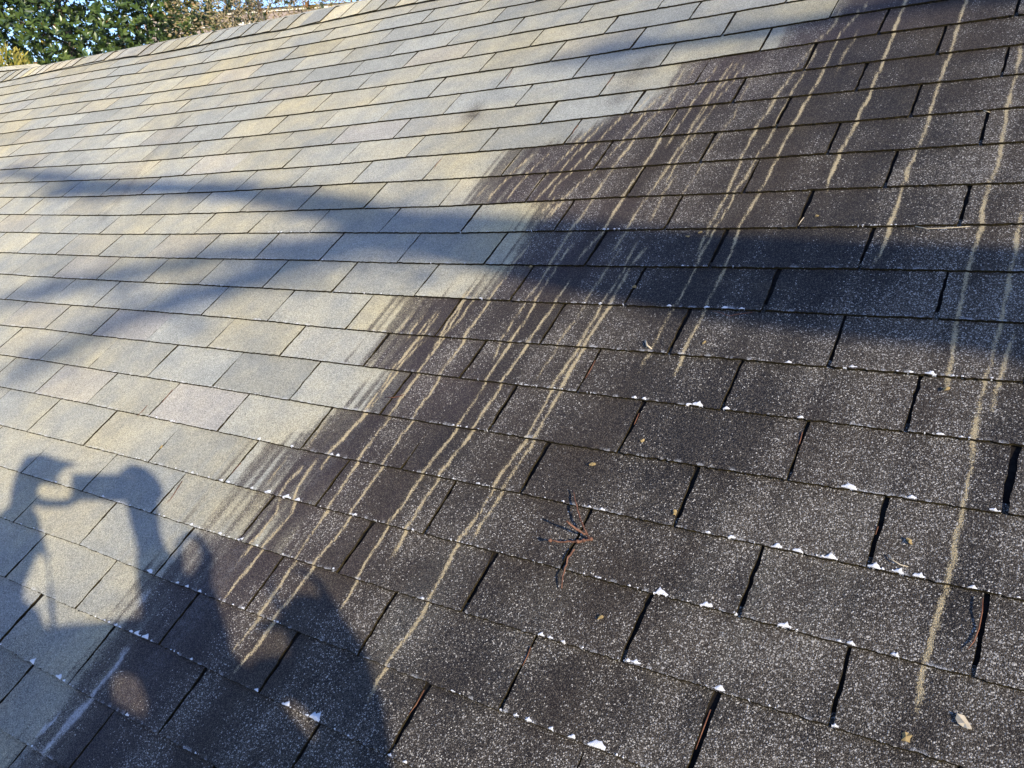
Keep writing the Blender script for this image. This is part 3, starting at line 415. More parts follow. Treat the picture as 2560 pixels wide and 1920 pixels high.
def tab_arrays(k, j, rs):
    """one shingle tab of course k, between the slots j and j+1"""
    c4 = []
    for (uu, vv) in ((j, k - 1), (j + 1, k - 1), (j + 1, k), (j, k)):
        c4.append((uu * TU, -vv * TV, 0))
    px, py, z = project(np.array(c4))
    if z.min() > .25:
        wpx = max(np.hypot(px[1] - px[0], py[1] - py[0]), np.hypot(px[2] - px[3], py[2] - py[3]))
        hpx = max(np.hypot(px[3] - px[0], py[3] - py[0]), np.hypot(px[2] - px[1], py[2] - py[1]))
        ar = .5 * abs(sum(px[i] * py[(i + 1) % 4] - px[(i + 1) % 4] * py[i] for i in range(4)))
        inx = np.clip(px, 0, 1024); iny = np.clip(py, 0, 768)
        seen = (inx.max() - inx.min()) * (iny.max() - iny.min())
    else: wpx = hpx = ar = seen = 0
    vis = seen > 6
    na = int(np.clip(wpx / 1.7, 10, 96)) if vis else 4
    nb = int(np.clip(hpx / 4.5, 5, 16)) if vis else 3
    darkside = smooth(6.5, 8.0, np.array([j + .5 - .0]))[0]
    gl = (0.0024 + .0012 * smooth(6, 9, np.array([float(j)]))[0]) * (0.75 + .5 * rs.random()) / TU
    gr = (0.0024 + .0012 * smooth(6, 9, np.array([float(j + 1)]))[0]) * (0.75 + .5 * rs.random()) / TU
    sk = rs.normal(0, .006, 2)
    uL0, uR0 = j + slot_du(k, j), j + 1 + slot_du(k, j + 1)
    bcol = np.concatenate([[-.16], np.linspace(0.0, 1.0, nb)])
    acol = np.linspace(0, 1, na + 1)
    Bg, Ag = np.meshgrid(bcol, acol, indexing='ij')
    wl_ = .0016 / TU; seed = int(rs.integers(0, 1 << 20))
    UL = uL0 + gl + sk[0] * (1 - Bg) + wl_ * vnoise(Bg * 9, seed); UR = uR0 - gr + sk[1] * (1 - Bg) + wl_ * vnoise(Bg * 9, seed + 7)
    U = UL + (UR - UL) * Ag
    lo = k + dvk(k, U); hi = (k - 1) + dvk(k - 1, U)
    jag = (.0010 * vnoise(U * 38, seed + 1) + .0007 * vnoise(U * 110, seed + 2)) / TV
    Vv = hi + Bg * (lo - hi) + jag * np.clip(Bg, 0, 1) ** 4
    curl = .0012 * rs.random() + .0016 * rs.random() * (2 * Ag - 1) ** 2 * rs.choice([0, 1, 1])
    Z = hgt(U, Vv) + (.0050 + curl) * np.clip(Bg, -.05, 1) + .0005 * vnoise(U * 5 + k, seed) * np.clip(Bg, 0, 1)
    P = np.stack([U * TU, -Vv * TV, Z], -1)
    Wr = wear(U, Vv, k, Bg)
    nr, nc = P.shape[:2]
    V = P.reshape(-1, 3); W4 = Wr.reshape(-1, 4)
    idx = np.arange(nr * nc).reshape(nr, nc)
    Q = np.stack([idx[:-1, :-1], idx[1:, :-1], idx[1:, 1:], idx[:-1, 1:]], -1).reshape(-1, 4)
    mi = np.zeros(len(Q), np.int32)
    # skirts: left side, foot, right side
    loop = np.concatenate([idx[1:, 0], idx[-1, 1:-1], idx[1:, -1][::-1]])
    Vs = V[loop].copy(); bsk = np.concatenate([bcol[1:], np.ones(nc - 2), bcol[1:][::-1]])
    Vs[:, 2] -= .0026 + .0026 * np.clip(bsk, 0, 1)
    # the butt is slightly undercut
    o = len(V); V = np.concatenate([V, V[loop], Vs]); W4 = np.concatenate([W4, W4[loop], W4[loop]])
    m_ = len(loop); a = np.arange(m_ - 1)
    Qs = np.stack([o + a, o + m_ + a, o + m_ + a + 1, o + a + 1], -1)
    Q = np.concatenate([Q, Qs]); mi = np.concatenate([mi, np.ones(len(Qs), np.int32)])
    # tone of the tab
    bright = float(np.clip(rs.normal(1.0, .062), .84, 1.18)); hue = float(np.clip(rs.normal(.26, .13), 0, .65)); pk = float(max(0, rs.normal(-.08, .13)))
    T = np.tile([bright, hue, min(pk, .8), 1.0], (len(V), 1))
    ck = CHALK.pop().ravel(); CHALK.clear(); T[:, 3] = np.concatenate([ck, ck[loop]  , ck[loop]])
    return V, Q, mi, W4, T, ar if vis else 0.0

def finish_tab(name, V, Q, mi, W4, T, parent, centre=True):
    c = V.mean(0) if centre else np.zeros(3)
    me = mesh_quads(name, V - c, Q, True)
    me.polygons.foreach_set('material_index', mi)
    for nm, arr in (('wear', W4), ('tone', T)):
        a = me.attributes.new(nm, 'FLOAT_COLOR', 'POINT'); a.data.foreach_set('color', np.ascontiguousarray(arr, np.float32).ravel())
    return link(name, me, [M_GRAN, M_EDGE], parent, tuple(c))

rs = np.random.default_rng(20)
tabs = []
for k in range(-14, 17):
    off = 0.5 * (k % 2)
    for jj in range(-12, 18):
        tabs.append(tab_arrays(k, jj + off, rs))
tabs.sort(key=lambda t: -t[5])
for t_ in tabs[:300]: finish_tab('shingle', *t_[:5], roof)
Vs, Qs, ms, Ws, Ts = [], [], [], [], []; o = 0
for t_ in tabs[300:]:
    Vs.append(t_[0]); Qs.append(t_[1] + o); ms.append(t_[2]); Ws.append(t_[3]); Ts.append(t_[4]); o += len(t_[0])
tag(finish_tab('outlying_shingles', np.concatenate(Vs), np.concatenate(Qs), np.concatenate(ms), np.concatenate(Ws), np.concatenate(Ts), roof, False), kind='stuff')

# ---- ridge caps
YR = 15.0 * TV                                # ridge line, up the slope
def cap_profile(yl, lift):
    """cross-section over the ridge in roof-local (y, z): from the near edge over the top to the far edge"""
    R_ = .055; pts = []
    ye = YR - R_ * math.tan(TH)               # tangent point of the rounding on the near slope
    for y in np.linspace(yl, ye, 5): pts.append((y, lift))
    cy, cz = ye, lift - R_
    for a in np.linspace(0, 2 * TH, 9)[1:]: pts.append((cy + R_ * math.sin(a), cz + R_ * math.cos(a)))
    d = (math.cos(2 * TH), -math.sin(2 * TH)); y, z = pts[-1]
    for s in (.06, .13): pts.append((y + d[0] * s, z + d[1] * s))
    return pts
capu = list(CAPS)
lead = [capu[0] - .41 * i for i in range(9, 0, -1)]; tail = [capu[-1] + .41 * i for i in range(1, 22)]
capu = lead + capu + tail
yle = np.array(LINES[-14])
for i in range(len(capu) - 1):
    u0, u1 = capu[i] - .10, capu[i + 1]
    nseg = 5; V = []; F = []
    j1, j2 = rs.normal(0, .05), rs.normal(0, .0015)
    prof_n = None
    for s in range(nseg + 1):
        f = s / nseg; u = u0 + (u1 - u0) * f
        vl = float(np.interp(u, yle[:, 0], yle[:, 1])) + .03 * j1
        hb = float(hgt(u, -14.2)[0])
        pr = cap_profile(-vl * TV, hb + .0085 + .0042 * f + j2); prof_n = len(pr)
        for (y, z) in pr: V.append((u * TU + .02 * (y - YR) * 0, y, z))
    nt = len(V)
    idx = np.arange(nt).reshape(nseg + 1, prof_n)
    Q = np.stack([idx[:-1, :-1], idx[1:, :-1], idx[1:, 1:], idx[:-1, 1:]], -1).reshape(-1, 4)
    mi = np.zeros(len(Q), np.int32)
    V = np.array(V)
    # butt end (towards the far end of the ridge) and near edge, dark felt
    loop = np.concatenate([idx[:-1, 0], idx[-1, :]])
    Vs = V[loop].copy(); Vs[:, 2] -= .0042
    Vall = np.concatenate([V, V[loop], Vs]); a = np.arange(len(loop) - 1); o = nt; m_ = len(loop)
    Qs = np.stack([o + a, o + m_ + a, o + m_ + a + 1, o + a + 1], -1)
    Q = np.concatenate([Q, Qs]); mi = np.concatenate([mi, np.ones(len(Qs), np.int32)])
    Uc = Vall[:, 0] / TU
    W4 = np.zeros((len(Vall), 4)); W4[:, 0] = smooth(11.0, 12.5, Uc) * .9
    T = np.tile([float(np.clip(rs.normal(1.05, .13), .8, 1.35)), float(np.clip(rs.normal(.35, .25), 0, 1)), float(max(0, rs.normal(-.1, .2))), .4], (len(Vall), 1))
    finish_tab('ridge_cap', Vall, Q, mi, W4, T, roof)

# the far slope and the walls below, so the house is whole
mb = MB()
y0 = YR + .02; x0, x1 = -13 * TU, 19 * TU
d = (math.cos(2 * TH), -math.sin(2 * TH))
mb.add([(x0, y0 - .005, -.012), (x1, y0 - .005, -.012), (x1, y0 + d[0] * 4.3, d[1] * 4.3 - .012), (x0, y0 + d[0] * 4.3, d[1] * 4.3 - .012)], [(0, 1, 2, 3)])
mb.build('far_slope', M_DECK, roof)
inv = ROOF.inverted()
mb = MB()
yf, yb = (ROOF @ Vector((0, -16.2 * TV, 0))).y, (ROOF @ Vector((0, y0 + d[0] * 4.0, d[1] * 4.0))).y
ze = (ROOF @ Vector((0, -16.2 * TV, 0))).z - .12; zr = (ROOF @ Vector((0, YR, 0))).z - .12
xa, xb = x0 + .2, x1 - .2
ym = (ROOF @ Vector((0, YR, 0))).y
vs = [(xa, yf, 0), (xb, yf, 0), (xb, yb, 0), (xa, yb, 0), (xa, yf, ze), (xb, yf, ze), (xb, yb, ze), (xa, yb, ze), (xa, ym, zr), (xb, ym, zr)]
mb.add([inv @ Vector(v) for v in vs], [(0, 1, 5, 4), (2, 3, 7, 6), (0, 4, 8, 7, 3), (1, 2, 6, 9, 5)])
mb.build('wall', M_WALL, roof)

# ------------------------------------------------------------------ vegetation helpers
def leaf_cloud(name, base, dirs, normals, length, width, mat, parent=None, fold=.25, rnd=None, seed=0):
    """many small folded leaves: base (n,3), unit dirs, unit normals, lengths, widths"""
    r = np.random.default_rng(seed); n = len(base)
    base = np.asarray(base, float); d = np.asarray(dirs, float); nn = np.asarray(normals, float)
    d /= np.linalg.norm(d, axis=1, keepdims=True) + 1e-9
    s = np.cross(d, nn); s /= np.linalg.norm(s, axis=1, keepdims=True) + 1e-9; nn = np.cross(s, d)
    L = np.broadcast_to(np.asarray(length, float), (n,))[:, None]; W = np.broadcast_to(np.asarray(width, float), (n,))[:, None]
    droop = (r.random((n, 1)) - .3) * .25
    b = base; t = base + d * L - nn * L * droop
    m = base + d * L * .5 - nn * W * fold
    l_ = base + d * L * .48 - s * W * .5; r_ = base + d * L * .52 + s * W * .5
    V = np.stack([b, r_, t, l_, m], 1).reshape(-1, 3)
    i = np.arange(n)[:, None] * 5
    Q = np.concatenate([i + np.array([[0, 1, 2, 4]]), i + np.array([[0, 4, 2, 3]])], 1).reshape(-1, 4)
    me = mesh_quads(name, V, Q, False)
    a = me.attributes.new('rnd', 'FLOAT', 'POINT')
    rr = r.random(n) if rnd is None else rnd
    a.data.foreach_set('value', np.repeat(rr, 5).astype(np.float32))
    return link(name, me, [mat], parent)

def unit(v): return v / (np.linalg.norm(v, axis=-1, keepdims=True) + 1e-9)

def lumpy(d, r, amp, seed):
    """radius factor for direction d: an uneven crown outline"""
    g = np.random.default_rng(seed); k = g.normal(0, 1, (9, 3)) * 2.3; ph = g.random(9) * 6.28
    return 1 + amp * np.sin(d @ k.T + ph).mean(1) * 2.2

def limb_set(mb, root, top, n, spread, seed, r0, hmin=.3):
    g = random.Random(seed)
    H = (top - root).length
    pts = [root + (top - root) * f + Vector((g.uniform(-.03, .03) * H, g.uniform(-.03, .03) * H, 0)) * min(1, f * 3) for f in (0, .25, .5, .75, 1)]
    mb.tube(pts, [r0, r0 * .8, r0 * .62, r0 * .4, r0 * .15], 8)
    for i in range(n):
        f = g.uniform(hmin, .95); k = min(3, int(f * 4)); p = pts[k].lerp(pts[k + 1], f * 4 - k)
        a = g.uniform(0, 6.28); L = spread * g.uniform(.55, 1.0) * (1.15 - .5 * f)
        q = p + Vector((math.cos(a) * L * .5, math.sin(a) * L * .5, L * g.uniform(.1, .4)))
        e = p + Vector((math.cos(a + .3) * L, math.sin(a + .3) * L, L * g.uniform(.2, .7)))
        rr = r0 * .38 * (1.1 - f)
        mb.tube([p, q, e], [rr, rr * .6, rr * .2], 6)
        for _ in range(3):
            e2 = e.lerp(q, g.uniform(0, .7)); a2 = a + g.uniform(-1.2, 1.2); L2 = L * g.uniform(.25, .5)
            mb.tube([e2, e2 + Vector((math.cos(a2) * L2, math.sin(a2) * L2, L2 * g.uniform(-.2, .6)))], [rr * .35, rr * .08], 5)

# ------------------------------------------------------------------ magnolia behind the far end of the ridge
M_MAG = leaf_mat('magnolia_leaf', [(0.0, (0.018, 0.038, 0.010)), (.40, (0.055, 0.095, 0.024)), (.86, (0.125, 0.170, 0.045)), (.93, (0.30, 0.30, 0.05)), (1.0, (0.33, 0.15, 0.05))], .28, .6, .06)
mag = empty('magnolia_tree', at(120, 130, 18.0)); mc = np.array(mag.location); mag.location.z = 0
tag(mag, 'broad glossy-leaved evergreen tree rising behind the far end of the roof ridge', 'tree')
g = np.random.default_rng(3)
def rosettes(c, rad, n, seed, amp, inner, nleaf, L, tight=.9):
    g = np.random.default_rng(seed)
    d = unit(g.normal(0, 1, (n, 3))); f = np.where(g.random(n) < inner, g.uniform(.45, .9, n), g.uniform(.88, 1.06, n))
    R_ = lumpy(d, 1, amp, seed) * f
    tip = c + d * R_[:, None] * np.array(rad)
    ax = unit(d + g.normal(0, .45, (n, 3)) + np.array([0, 0, .35]))
    o1 = unit(np.cross(ax, np.array([.3, .2, .9]))); o2 = np.cross(ax, o1)
    B, D, Nn, Ls = [], [], [], []
    for i in range(nleaf):
        a = 2.4 * i + g.uniform(0, 1, n); sp = tight * g.uniform(.7, 1.25, n)
        dirv = ax * np.cos(sp)[:, None] + (o1 * np.cos(a)[:, None] + o2 * np.sin(a)[:, None]) * np.sin(sp)[:, None]
        B.append(tip + ax * (g.random((n, 1)) - .5) * L * .5); D.append(dirv); Nn.append(ax + g.normal(0, .15, (n, 3))); Ls.append(L * g.uniform(.7, 1.25, n))
    return np.concatenate(B), np.concatenate(D), np.concatenate(Nn), np.concatenate(Ls)
B_, D_, N_, L_ = rosettes(mc - np.array([mag.location.x, mag.location.y, 0]), (3.3, 3.3, 3.7), 14000, 5, .13, .50, 8, .108)
rnd_ = np.clip(g.beta(2, 2.4, len(B_)) * .9 + (g.random(len(B_)) < .015) * .6, 0, 1)
leaf_cloud('crown', B_, D_, N_, L_, L_ * .42, M_MAG, mag, .18, rnd_, 1)
mb = MB(); limb_set(mb, Vector((0, 0, 0)), Vector((.2, .1, mc[2] + 2.6)), 22, 3.0, 4, .15, .35)
mb.build('trunk', M_BARK, mag, True)

# lower shaded magnolia limb reaching along the ridge
# ------------------------------------------------------------------ golden conifer peeking over the far left of the ridge
M_GOLD = leaf_mat('golden_foliage', [(0, (.22, .20, .03)), (.6, (.38, .33, .06)), (1, (.50, .42, .12))], .6, .3, .25)
def feathery(name, label, p, rad, n, mat, L, W, seed, cat='shrub', up=.8, trunk=True):
    o = empty(name, (p.x, p.y, 0)); tag(o, label, cat)
    g = np.random.default_rng(seed)
    d = unit(g.normal(0, 1, (n, 3))); R_ = lumpy(d, 1, .14, seed) * np.where(g.random(n) < .4, g.uniform(.4, .95, n), g.uniform(.9, 1.05, n))
    B = np.array([0, 0, p.z]) + d * R_[:, None] * np.array(rad)
    D = unit(d + g.normal(0, .5, (n, 3)) + np.array([0, 0, up]))
    leaf_cloud('crown', B, D, g.normal(0, 1, (n, 3)), L * g.uniform(.6, 1.3, n), W, mat, o, .1, None, seed)
    if trunk:
        mb = MB(); limb_set(mb, Vector((0, 0, 0)), Vector((0, 0, p.z + rad[2] * .8)), 14, rad[0], seed, max(.05, rad[0] * .06), .3)
        mb.build('trunk', M_BARK, o, True)
    return o
feathery('golden_shrub', 'yellow-green shrub showing low over the far left end of the ridge', at(28, 285, 12.5), (.50, .50, .66), 3800, M_GOLD, .085, .018, 12)

# ------------------------------------------------------------------ dry tan shrub and the yellowing tree behind it
M_TAN = leaf_mat('dry_tan_leaf', [(0, (.22, .18, .09)), (.35, (.38, .30, .17)), (.7, (.50, .41, .25)), (.85, (.24, .25, .07)), (1, (.42, .25, .12))], .8, .15, .3)
tp = at(655, 55, 15.0)
o = feathery('dry_shrub', 'tan leafy shrub gone dry, seen over the middle of the ridge', tp, (1.4, 1.3, 1.6), 12500, M_TAN, .060, .022, 21, 'shrub', .1)
mb = MB(); g_ = random.Random(5)
for i in range(420):
    a = g_.uniform(0, 6.28); r0 = g_.uniform(0, .9); z = tp.z + g_.uniform(-1.4, 1.2)
    p = Vector((math.cos(a) * r0, math.sin(a) * r0, z)); L = g_.uniform(.25, .7); a2 = g_.uniform(0, 6.28)
    q = p + Vector((math.cos(a2) * L * .5, math.sin(a2) * L * .5, L * g_.uniform(.1, .9)))
    mb.tube([p, p.lerp(q, .5) + Vector((.02, .01, .03)), q], [.006, .0045, .0015], 4)
M_TWIGTAN = rough_mat('tan_twigs', (.33, .26, .17), (.44, .36, .24), 5.0, .9, .1)
mb.build('twigs', M_TWIGTAN, o)
M_YEL = leaf_mat('yellowing_leaf', [(0, (.12, .14, .03)), (.5, (.26, .25, .06)), (1, (.42, .36, .12))], .6, .3, .3)
feathery('yellowing_tree', 'thin yellowing tree between the magnolia and the dry shrub', at(462, -10, 24.0), (.75, .75, 1.1), 1500, M_YEL, .10, .04, 31, 'tree', .2)

# ------------------------------------------------------------------ oak with hanging brown and green leaves
M_OAK = leaf_mat('oak_leaf', [(0, (.030, .045, .018)), (.45, (.055, .070, .026)), (.7, (.10, .09, .04)), (.82, (.33, .17, .07)), (1, (.40, .34, .08))], .5, .35, .2)
oak = empty('oak_tree', at(900, -60, 10.5)); oc = oak.location.copy(); oak.location.z = 0
tag(oak, 'tree with drooping sprays of dark and russet leaves above the ridge', 'tree')
o_w = Vector((oak.location.x, oak.location.y, 0)); g_ = random.Random(9)
mb = MB(); B_, D_, N_ = [], [], []
tr = Vector((2.2, 1.6, 0)); limb0 = tr + Vector((0, 0, oc.z + .9))
mb.tube([tr, tr + Vector((.1, 0, 3)), tr + Vector((-.05, .1, 5.5)), limb0 + Vector((0, 0, .8))], [.24, .2, .16, .08], 9)
def spray(px, py, dist, n, ln):
    e = at(px, py, dist) - o_w; s = e + Vector((g_.uniform(.1, .35), g_.uniform(-.1, .2), g_.uniform(.35, .8)))
    mid = s.lerp(e, .5) + Vector((g_.uniform(-.05, .05), g_.uniform(-.05, .05), .05))
    hub = limb0.lerp(s, .72) + Vector((0, 0, .35))
    mb.tube([limb0, hub, s], [.05, .022, .007], 5); mb.tube([s, mid, e], [.006, .004, .0015], 4)
    for i in range(n):
        f = g_.uniform(.15, 1.0); p = s.lerp(e, f) + Vector((g_.gauss(0, .03), g_.gauss(0, .03), g_.gauss(0, .03)))
        B_.append(p); D_.append((g_.gauss(0, .55), g_.gauss(0, .55), -.75 + g_.gauss(0, .35))); N_.append((g_.gauss(0, 1), g_.gauss(0, 1), g_.gauss(0, .5)))
for px, py, n in ((690, 14, 15), (720, 8, 16), (745, 26, 18), (757, 34, 10), (775, 8, 16), (800, 14, 10), (640, -6, 16), (665, 2, 16), (705, -20, 18), (735, -25, 18), (770, -22, 20), (820, -8, 14), (850, -12, 14), (880, 0, 16), (895, 6, 14), (910, -8, 16), (865, -20, 16), (600, -12, 14), (570, 4, 12), (530, -8, 12), (620, 12, 9), (655, 20, 8)):
    spray(px, py, g_.uniform(9.6, 11.2), n, .085)
B_ = np.array([tuple(b) for b in B_]); n_ = len(B_)
leaf_cloud('crown', B_, np.array(D_), np.array(N_), .08 * np.random.default_rng(4).uniform(.7, 1.3, n_), .036, M_OAK, oak, .15, None, 6)
mb.build('trunk', M_BARK, oak, True)

# ------------------------------------------------------------------ neighbour's house and a utility pole, mostly hidden
hp = at(640, 70, 33.0); ax = (at(860, 70, 33.0) - at(420, 70, 33.0)); ax.z = 0; ax.normalize()
nb = empty('neighbour_house', (hp.x, hp.y, 0)); nb.rotation_euler = (0, 0, math.atan2(ax.y, ax.x))
tag(nb, 'pinkish tan house wall with pale trim behind the dry shrub', 'house')
Hh = at(640, 33, 33.0).z
mb = MB(); mb.box((0, 2.5, Hh / 2), (3.6, 2.5, Hh / 2)); mb.build('wall', M_WALL, nb)
for zt in (Hh + .06, Hh - .30):
    mb = MB(); mb.box((0, -.03, zt), (3.68, .05, .045)); mb.build('trim_board', M_TRIM, nb)
for xw in (-1.9, .6, 2.3):
    mb = MB(); mb.box((xw, -.03, Hh - 1.25), (.5, .04, .62)); w_ = mb.build('window', M_TRIM, nb)
    mb = MB(); mb.box((xw, -.075, Hh - 1.25), (.43, .012, .55)); mb.build('pane', M_GLASS, w_)
mb = MB(); mb.add([(-3.9, -.25, Hh + .12), (3.9, -.25, Hh + .12), (3.9, 2.5, Hh + .36), (-3.9, 2.5, Hh + .36), (3.9, 5.2, Hh + .12), (-3.9, 5.2, Hh + .12)], [(0, 1, 2, 3), (3, 2, 4, 5)])
mb.build('roof', M_WALL, nb)
pp = at(428, 30, 27.0)
pole = empty('utility_pole', (pp.x, pp.y, 0)); tag(pole, 'slim pale wooden pole standing beyond the magnolia', 'pole')
mb = MB(); mb.tube([(0, 0, 0), (0, 0, 5), (0, 0, pp.z + 2.5)], [.11, .09, .07], 10); mb.build('post', M_TRIM, pole, True)
mb = MB(); mb.box((0, 0, pp.z + 1.9), (.9, .05, .06)); mb.build('crossarm', M_TRIM, pole)

# ------------------------------------------------------------------ second ridge at the far left (another wing of the house)
wa, wb = at(-70, 176, 9.6), at(118, 158, 10.6)
wing = empty('roof_wing', tuple(wa)); wx = (wb - wa); wl_len = wx.length
tag(wing, 'small pale shingled ridge of another wing beyond the far left of the roof', 'roof')
ex = wx.normalized(); ez = Vector((0, 0, 1)); ey = ez.cross(ex).normalized(); ez2 = ex.cross(ey)
MW = Matrix((ex, ey, ez2)).transposed().to_4x4(); MW.translation = wa; wing.matrix_world = MW
def wing_piece(name, x0, x1, s0, s1, lift, side=-1, tone=1.0):
    sl = math.radians(27); V = []
    for x in np.linspace(x0, x1, 6):
        for s in np.linspace(s0, s1, 4): V.append((x, side * s * math.cos(sl), -s * math.sin(sl) + lift * (0.4 + .6 * s / max(s1, .01))))
    V = np.array(V); idx = np.arange(24).reshape(6, 4)
    Q = np.stack([idx[:-1, :-1], idx[:-1, 1:], idx[1:, 1:], idx[1:, :-1]], -1).reshape(-1, 4)
    if side > 0: Q = Q[:, ::-1]
    lo = np.concatenate([idx[:, -1]]); Vs = V[lo].copy(); Vs[:, 2] -= .012
    o = len(V); Vall = np.concatenate([V, V[lo], Vs]); a = np.arange(5)
    Qs = np.stack([o + a, o + 6 + a, o + 7 + a, o + 1 + a], -1)
    W4 = np.zeros((len(Vall), 4)); T = np.tile([tone, .3, 0, 1], (len(Vall), 1))
    finish_tab(name, Vall, np.concatenate([Q, Qs]), np.concatenate([np.zeros(len(Q), np.int32), np.ones(len(Qs), np.int32)]), W4, T, wing)
for i in range(int(wl_len / .2)):
    wing_piece('ridge_cap', i * .2 + .003, i * .2 + .197, 0, .10, .016, -1, float(rs.normal(1.15, .08)))
for r_ in range(3):
    for i in range(int(wl_len / .3)):
        wing_piece('shingle', i * .3 + .004, i * .3 + .296, .085 + r_ * .127, .085 + (r_ + 1) * .127, .006, -1, float(rs.normal(1.15, .08)))
mb = MB(); sl_ = math.radians(27)
mb.add([(0, 0, -.01), (wl_len, 0, -.01), (wl_len, -1.6 * math.cos(sl_), -1.6 * math.sin(sl_) - .01), (0, -1.6 * math.cos(sl_), -1.6 * math.sin(sl_) - .01),
        (wl_len, 1.6 * math.cos(sl_), -1.6 * math.sin(sl_) - .01), (0, 1.6 * math.cos(sl_), -1.6 * math.sin(sl_) - .01)], [(0, 3, 2, 1), (0, 1, 4, 5), (1, 2, 4), (0, 5, 3)])
mb.build('underlay', M_DECK, wing)

# ------------------------------------------------------------------ the tree beside the house that shades the roof (outside the picture)
shade = empty('bare_tree', (12.8, -4.0, 0)); tag(shade, 'bare tree beside the house whose limbs shade the roof', 'tree')
so = Vector((12.8, -4.0, 0))
def shadow_pt(u, v, D): return (ROOF @ rl(u, v)) + SUN * D - so
mb = MB(); crotch = None
Dd = {'main': (4.6, 12.0), 'low': (9.0, 13.5), 'top': (11.5, 12.5), 'low2': (9.5, 13.0), 'up': (9.5, 12.0)}
Rr = {'main': (.098, .075), 'low': (.050, .034), 'top': (.04, .05), 'low2': (.05, .034), 'up': (.04, .034)}
ends = {}
for nme, pts in BANDS:
    m_ = len(pts); d0, d1 = Dd[nme]; r0, r1 = Rr[nme]
    P_ = []
    for i, (u, v) in enumerate(pts):
        f = i / (m_ - 1); P_.append(shadow_pt(u, v, d0 + (d1 - d0) * f))
    ends[nme] = P_
    if nme == 'main':
        crotch = Vector((0, 0, P_[0].z + .5)); P_ = [crotch, crotch.lerp(P_[0], .5) + Vector((0, 0, -.05))] + P_
    elif nme == 'up': P_ = [crotch + Vector((.2, 0, .1)), P_[0] + Vector((.8, -.2, .0))] + P_
    n_ = len(P_)
    if nme == 'main':
        rad = [.15, .14, .135, .134, .132, .128, .120, .106, .085, .075, .060, .055, .055, .055, .055]
        rad = [float(np.interp(i / (n_ - 1), np.linspace(0, 1, len(rad)), rad)) for i in range(n_)]
    else: rad = [r0 + (r1 - r0) * i / (n_ - 1) for i in range(n_)]
    rad[-1] *= .6
    mb.tube(P_, rad, 9)
mb.tube([(0, 0, 0), (.05, .02, 2), crotch * .6, crotch, crotch + Vector((.25, 0, .12))], [.24, .2, .18, .17, .10], 11)
mb.build('trunk', M_BARK, shade, True)
# the few leafy twigs left on its limbs
B_ = []; g_ = np.random.default_rng(15)
for nme, n_ in (('main', 60), ('low', 130), ('top', 60), ('low2', 120), ('up', 60)):
    P_ = np.array([tuple(p) for p in ends[nme]])
    for _ in range(n_):
        i = g_.integers(max(0, (4 if nme == 'main' else 0)), len(P_) - 1); f = g_.random()
        B_.append(P_[i] * (1 - f) + P_[i + 1] * f + g_.normal(0, .085, 3))
B_ = np.array(B_); n_ = len(B_)
leaf_cloud('crown', B_, g_.normal(0, 1, (n_, 3)), g_.normal(0, 1, (n_, 3)), .07 * g_.uniform(.7, 1.3, n_), .035, M_OAK, shade, .15, None, 8)

# ------------------------------------------------------------------ the photographer (outside the picture; casts the shadow at lower left)
camp = CAMW.translation.copy()
e2 = (Vector((0, 0, 1)) - SUN * SUN.z).normalized(); e1 = e2.cross(SUN)
def sil(x, y, d): return camp + e1 * x + e2 * y + SUN * d
M_SKIN = rough_mat('skin', (.42, .24, .17), (.47, .28, .20), 20, .55, .4)
M_JACKET = rough_mat('dark_jacket', (.03, .035, .05), (.045, .05, .07), 40, .9, .2, .4, 200)
M_TROUS = rough_mat('blue_trousers', (.05, .07, .12), (.07, .09, .15), 60, .9, .15, .4, 300)
M_HAIR = rough_mat('brown_hair', (.05, .03, .018), (.09, .055, .03), 90, .6, .4)
M_PHONE = rough_mat('black_phone', (.01, .01, .012), (.014, .014, .016), 10, .25, .5)

def ball(mb, c, rads, R=None, n=12):
    V = []; F = []
    for i in range(n + 1):
        th = math.pi * i / n
        for k in range(n * 2):
            ph = math.pi * k / n
            q = Vector((math.sin(th) * math.cos(ph) * rads[0], math.sin(th) * math.sin(ph) * rads[1], math.cos(th) * rads[2]))
            V.append(Vector(c) + (R @ q if R else q))
    w = n * 2
    for i in range(n):
        for k in range(w): F.append((i * w + k, (i + 1) * w + k, (i + 1) * w + (k + 1) % w, i * w + (k + 1) % w))
    mb.add(V, F)
def chain(mb, pts, rad, n=10):
    mb.tube(pts, rad, n)
    for p, r in zip(pts, rad): ball(mb, p, (r, r, r), None, 6)

def solid(name, mb, mat, parent, vox):
    """one continuous skin grown over the overlapping limbs"""
    me = mesh(name, mb.V, mb.F, True); o = bpy.data.objects.new(name, me); C.objects.link(o)
    md = o.modifiers.new('skin', 'REMESH'); md.mode = 'VOXEL'; md.voxel_size = vox; md.use_smooth_shade = True
    sm = o.modifiers.new('soft', 'SMOOTH'); sm.factor = .5; sm.iterations = 3
    dg = bpy.context.evaluated_depsgraph_get(); me2 = bpy.data.meshes.new_from_object(o.evaluated_get(dg))
    o.modifiers.clear(); o.data = me2; me2.materials.clear(); me2.materials.append(mat)
    for p in me2.polygons: p.use_smooth = True
    o.parent = parent
    return o

person = empty('person'); tag(person, 'person in a dark jacket holding a phone up with both hands, standing on the roof', 'person')
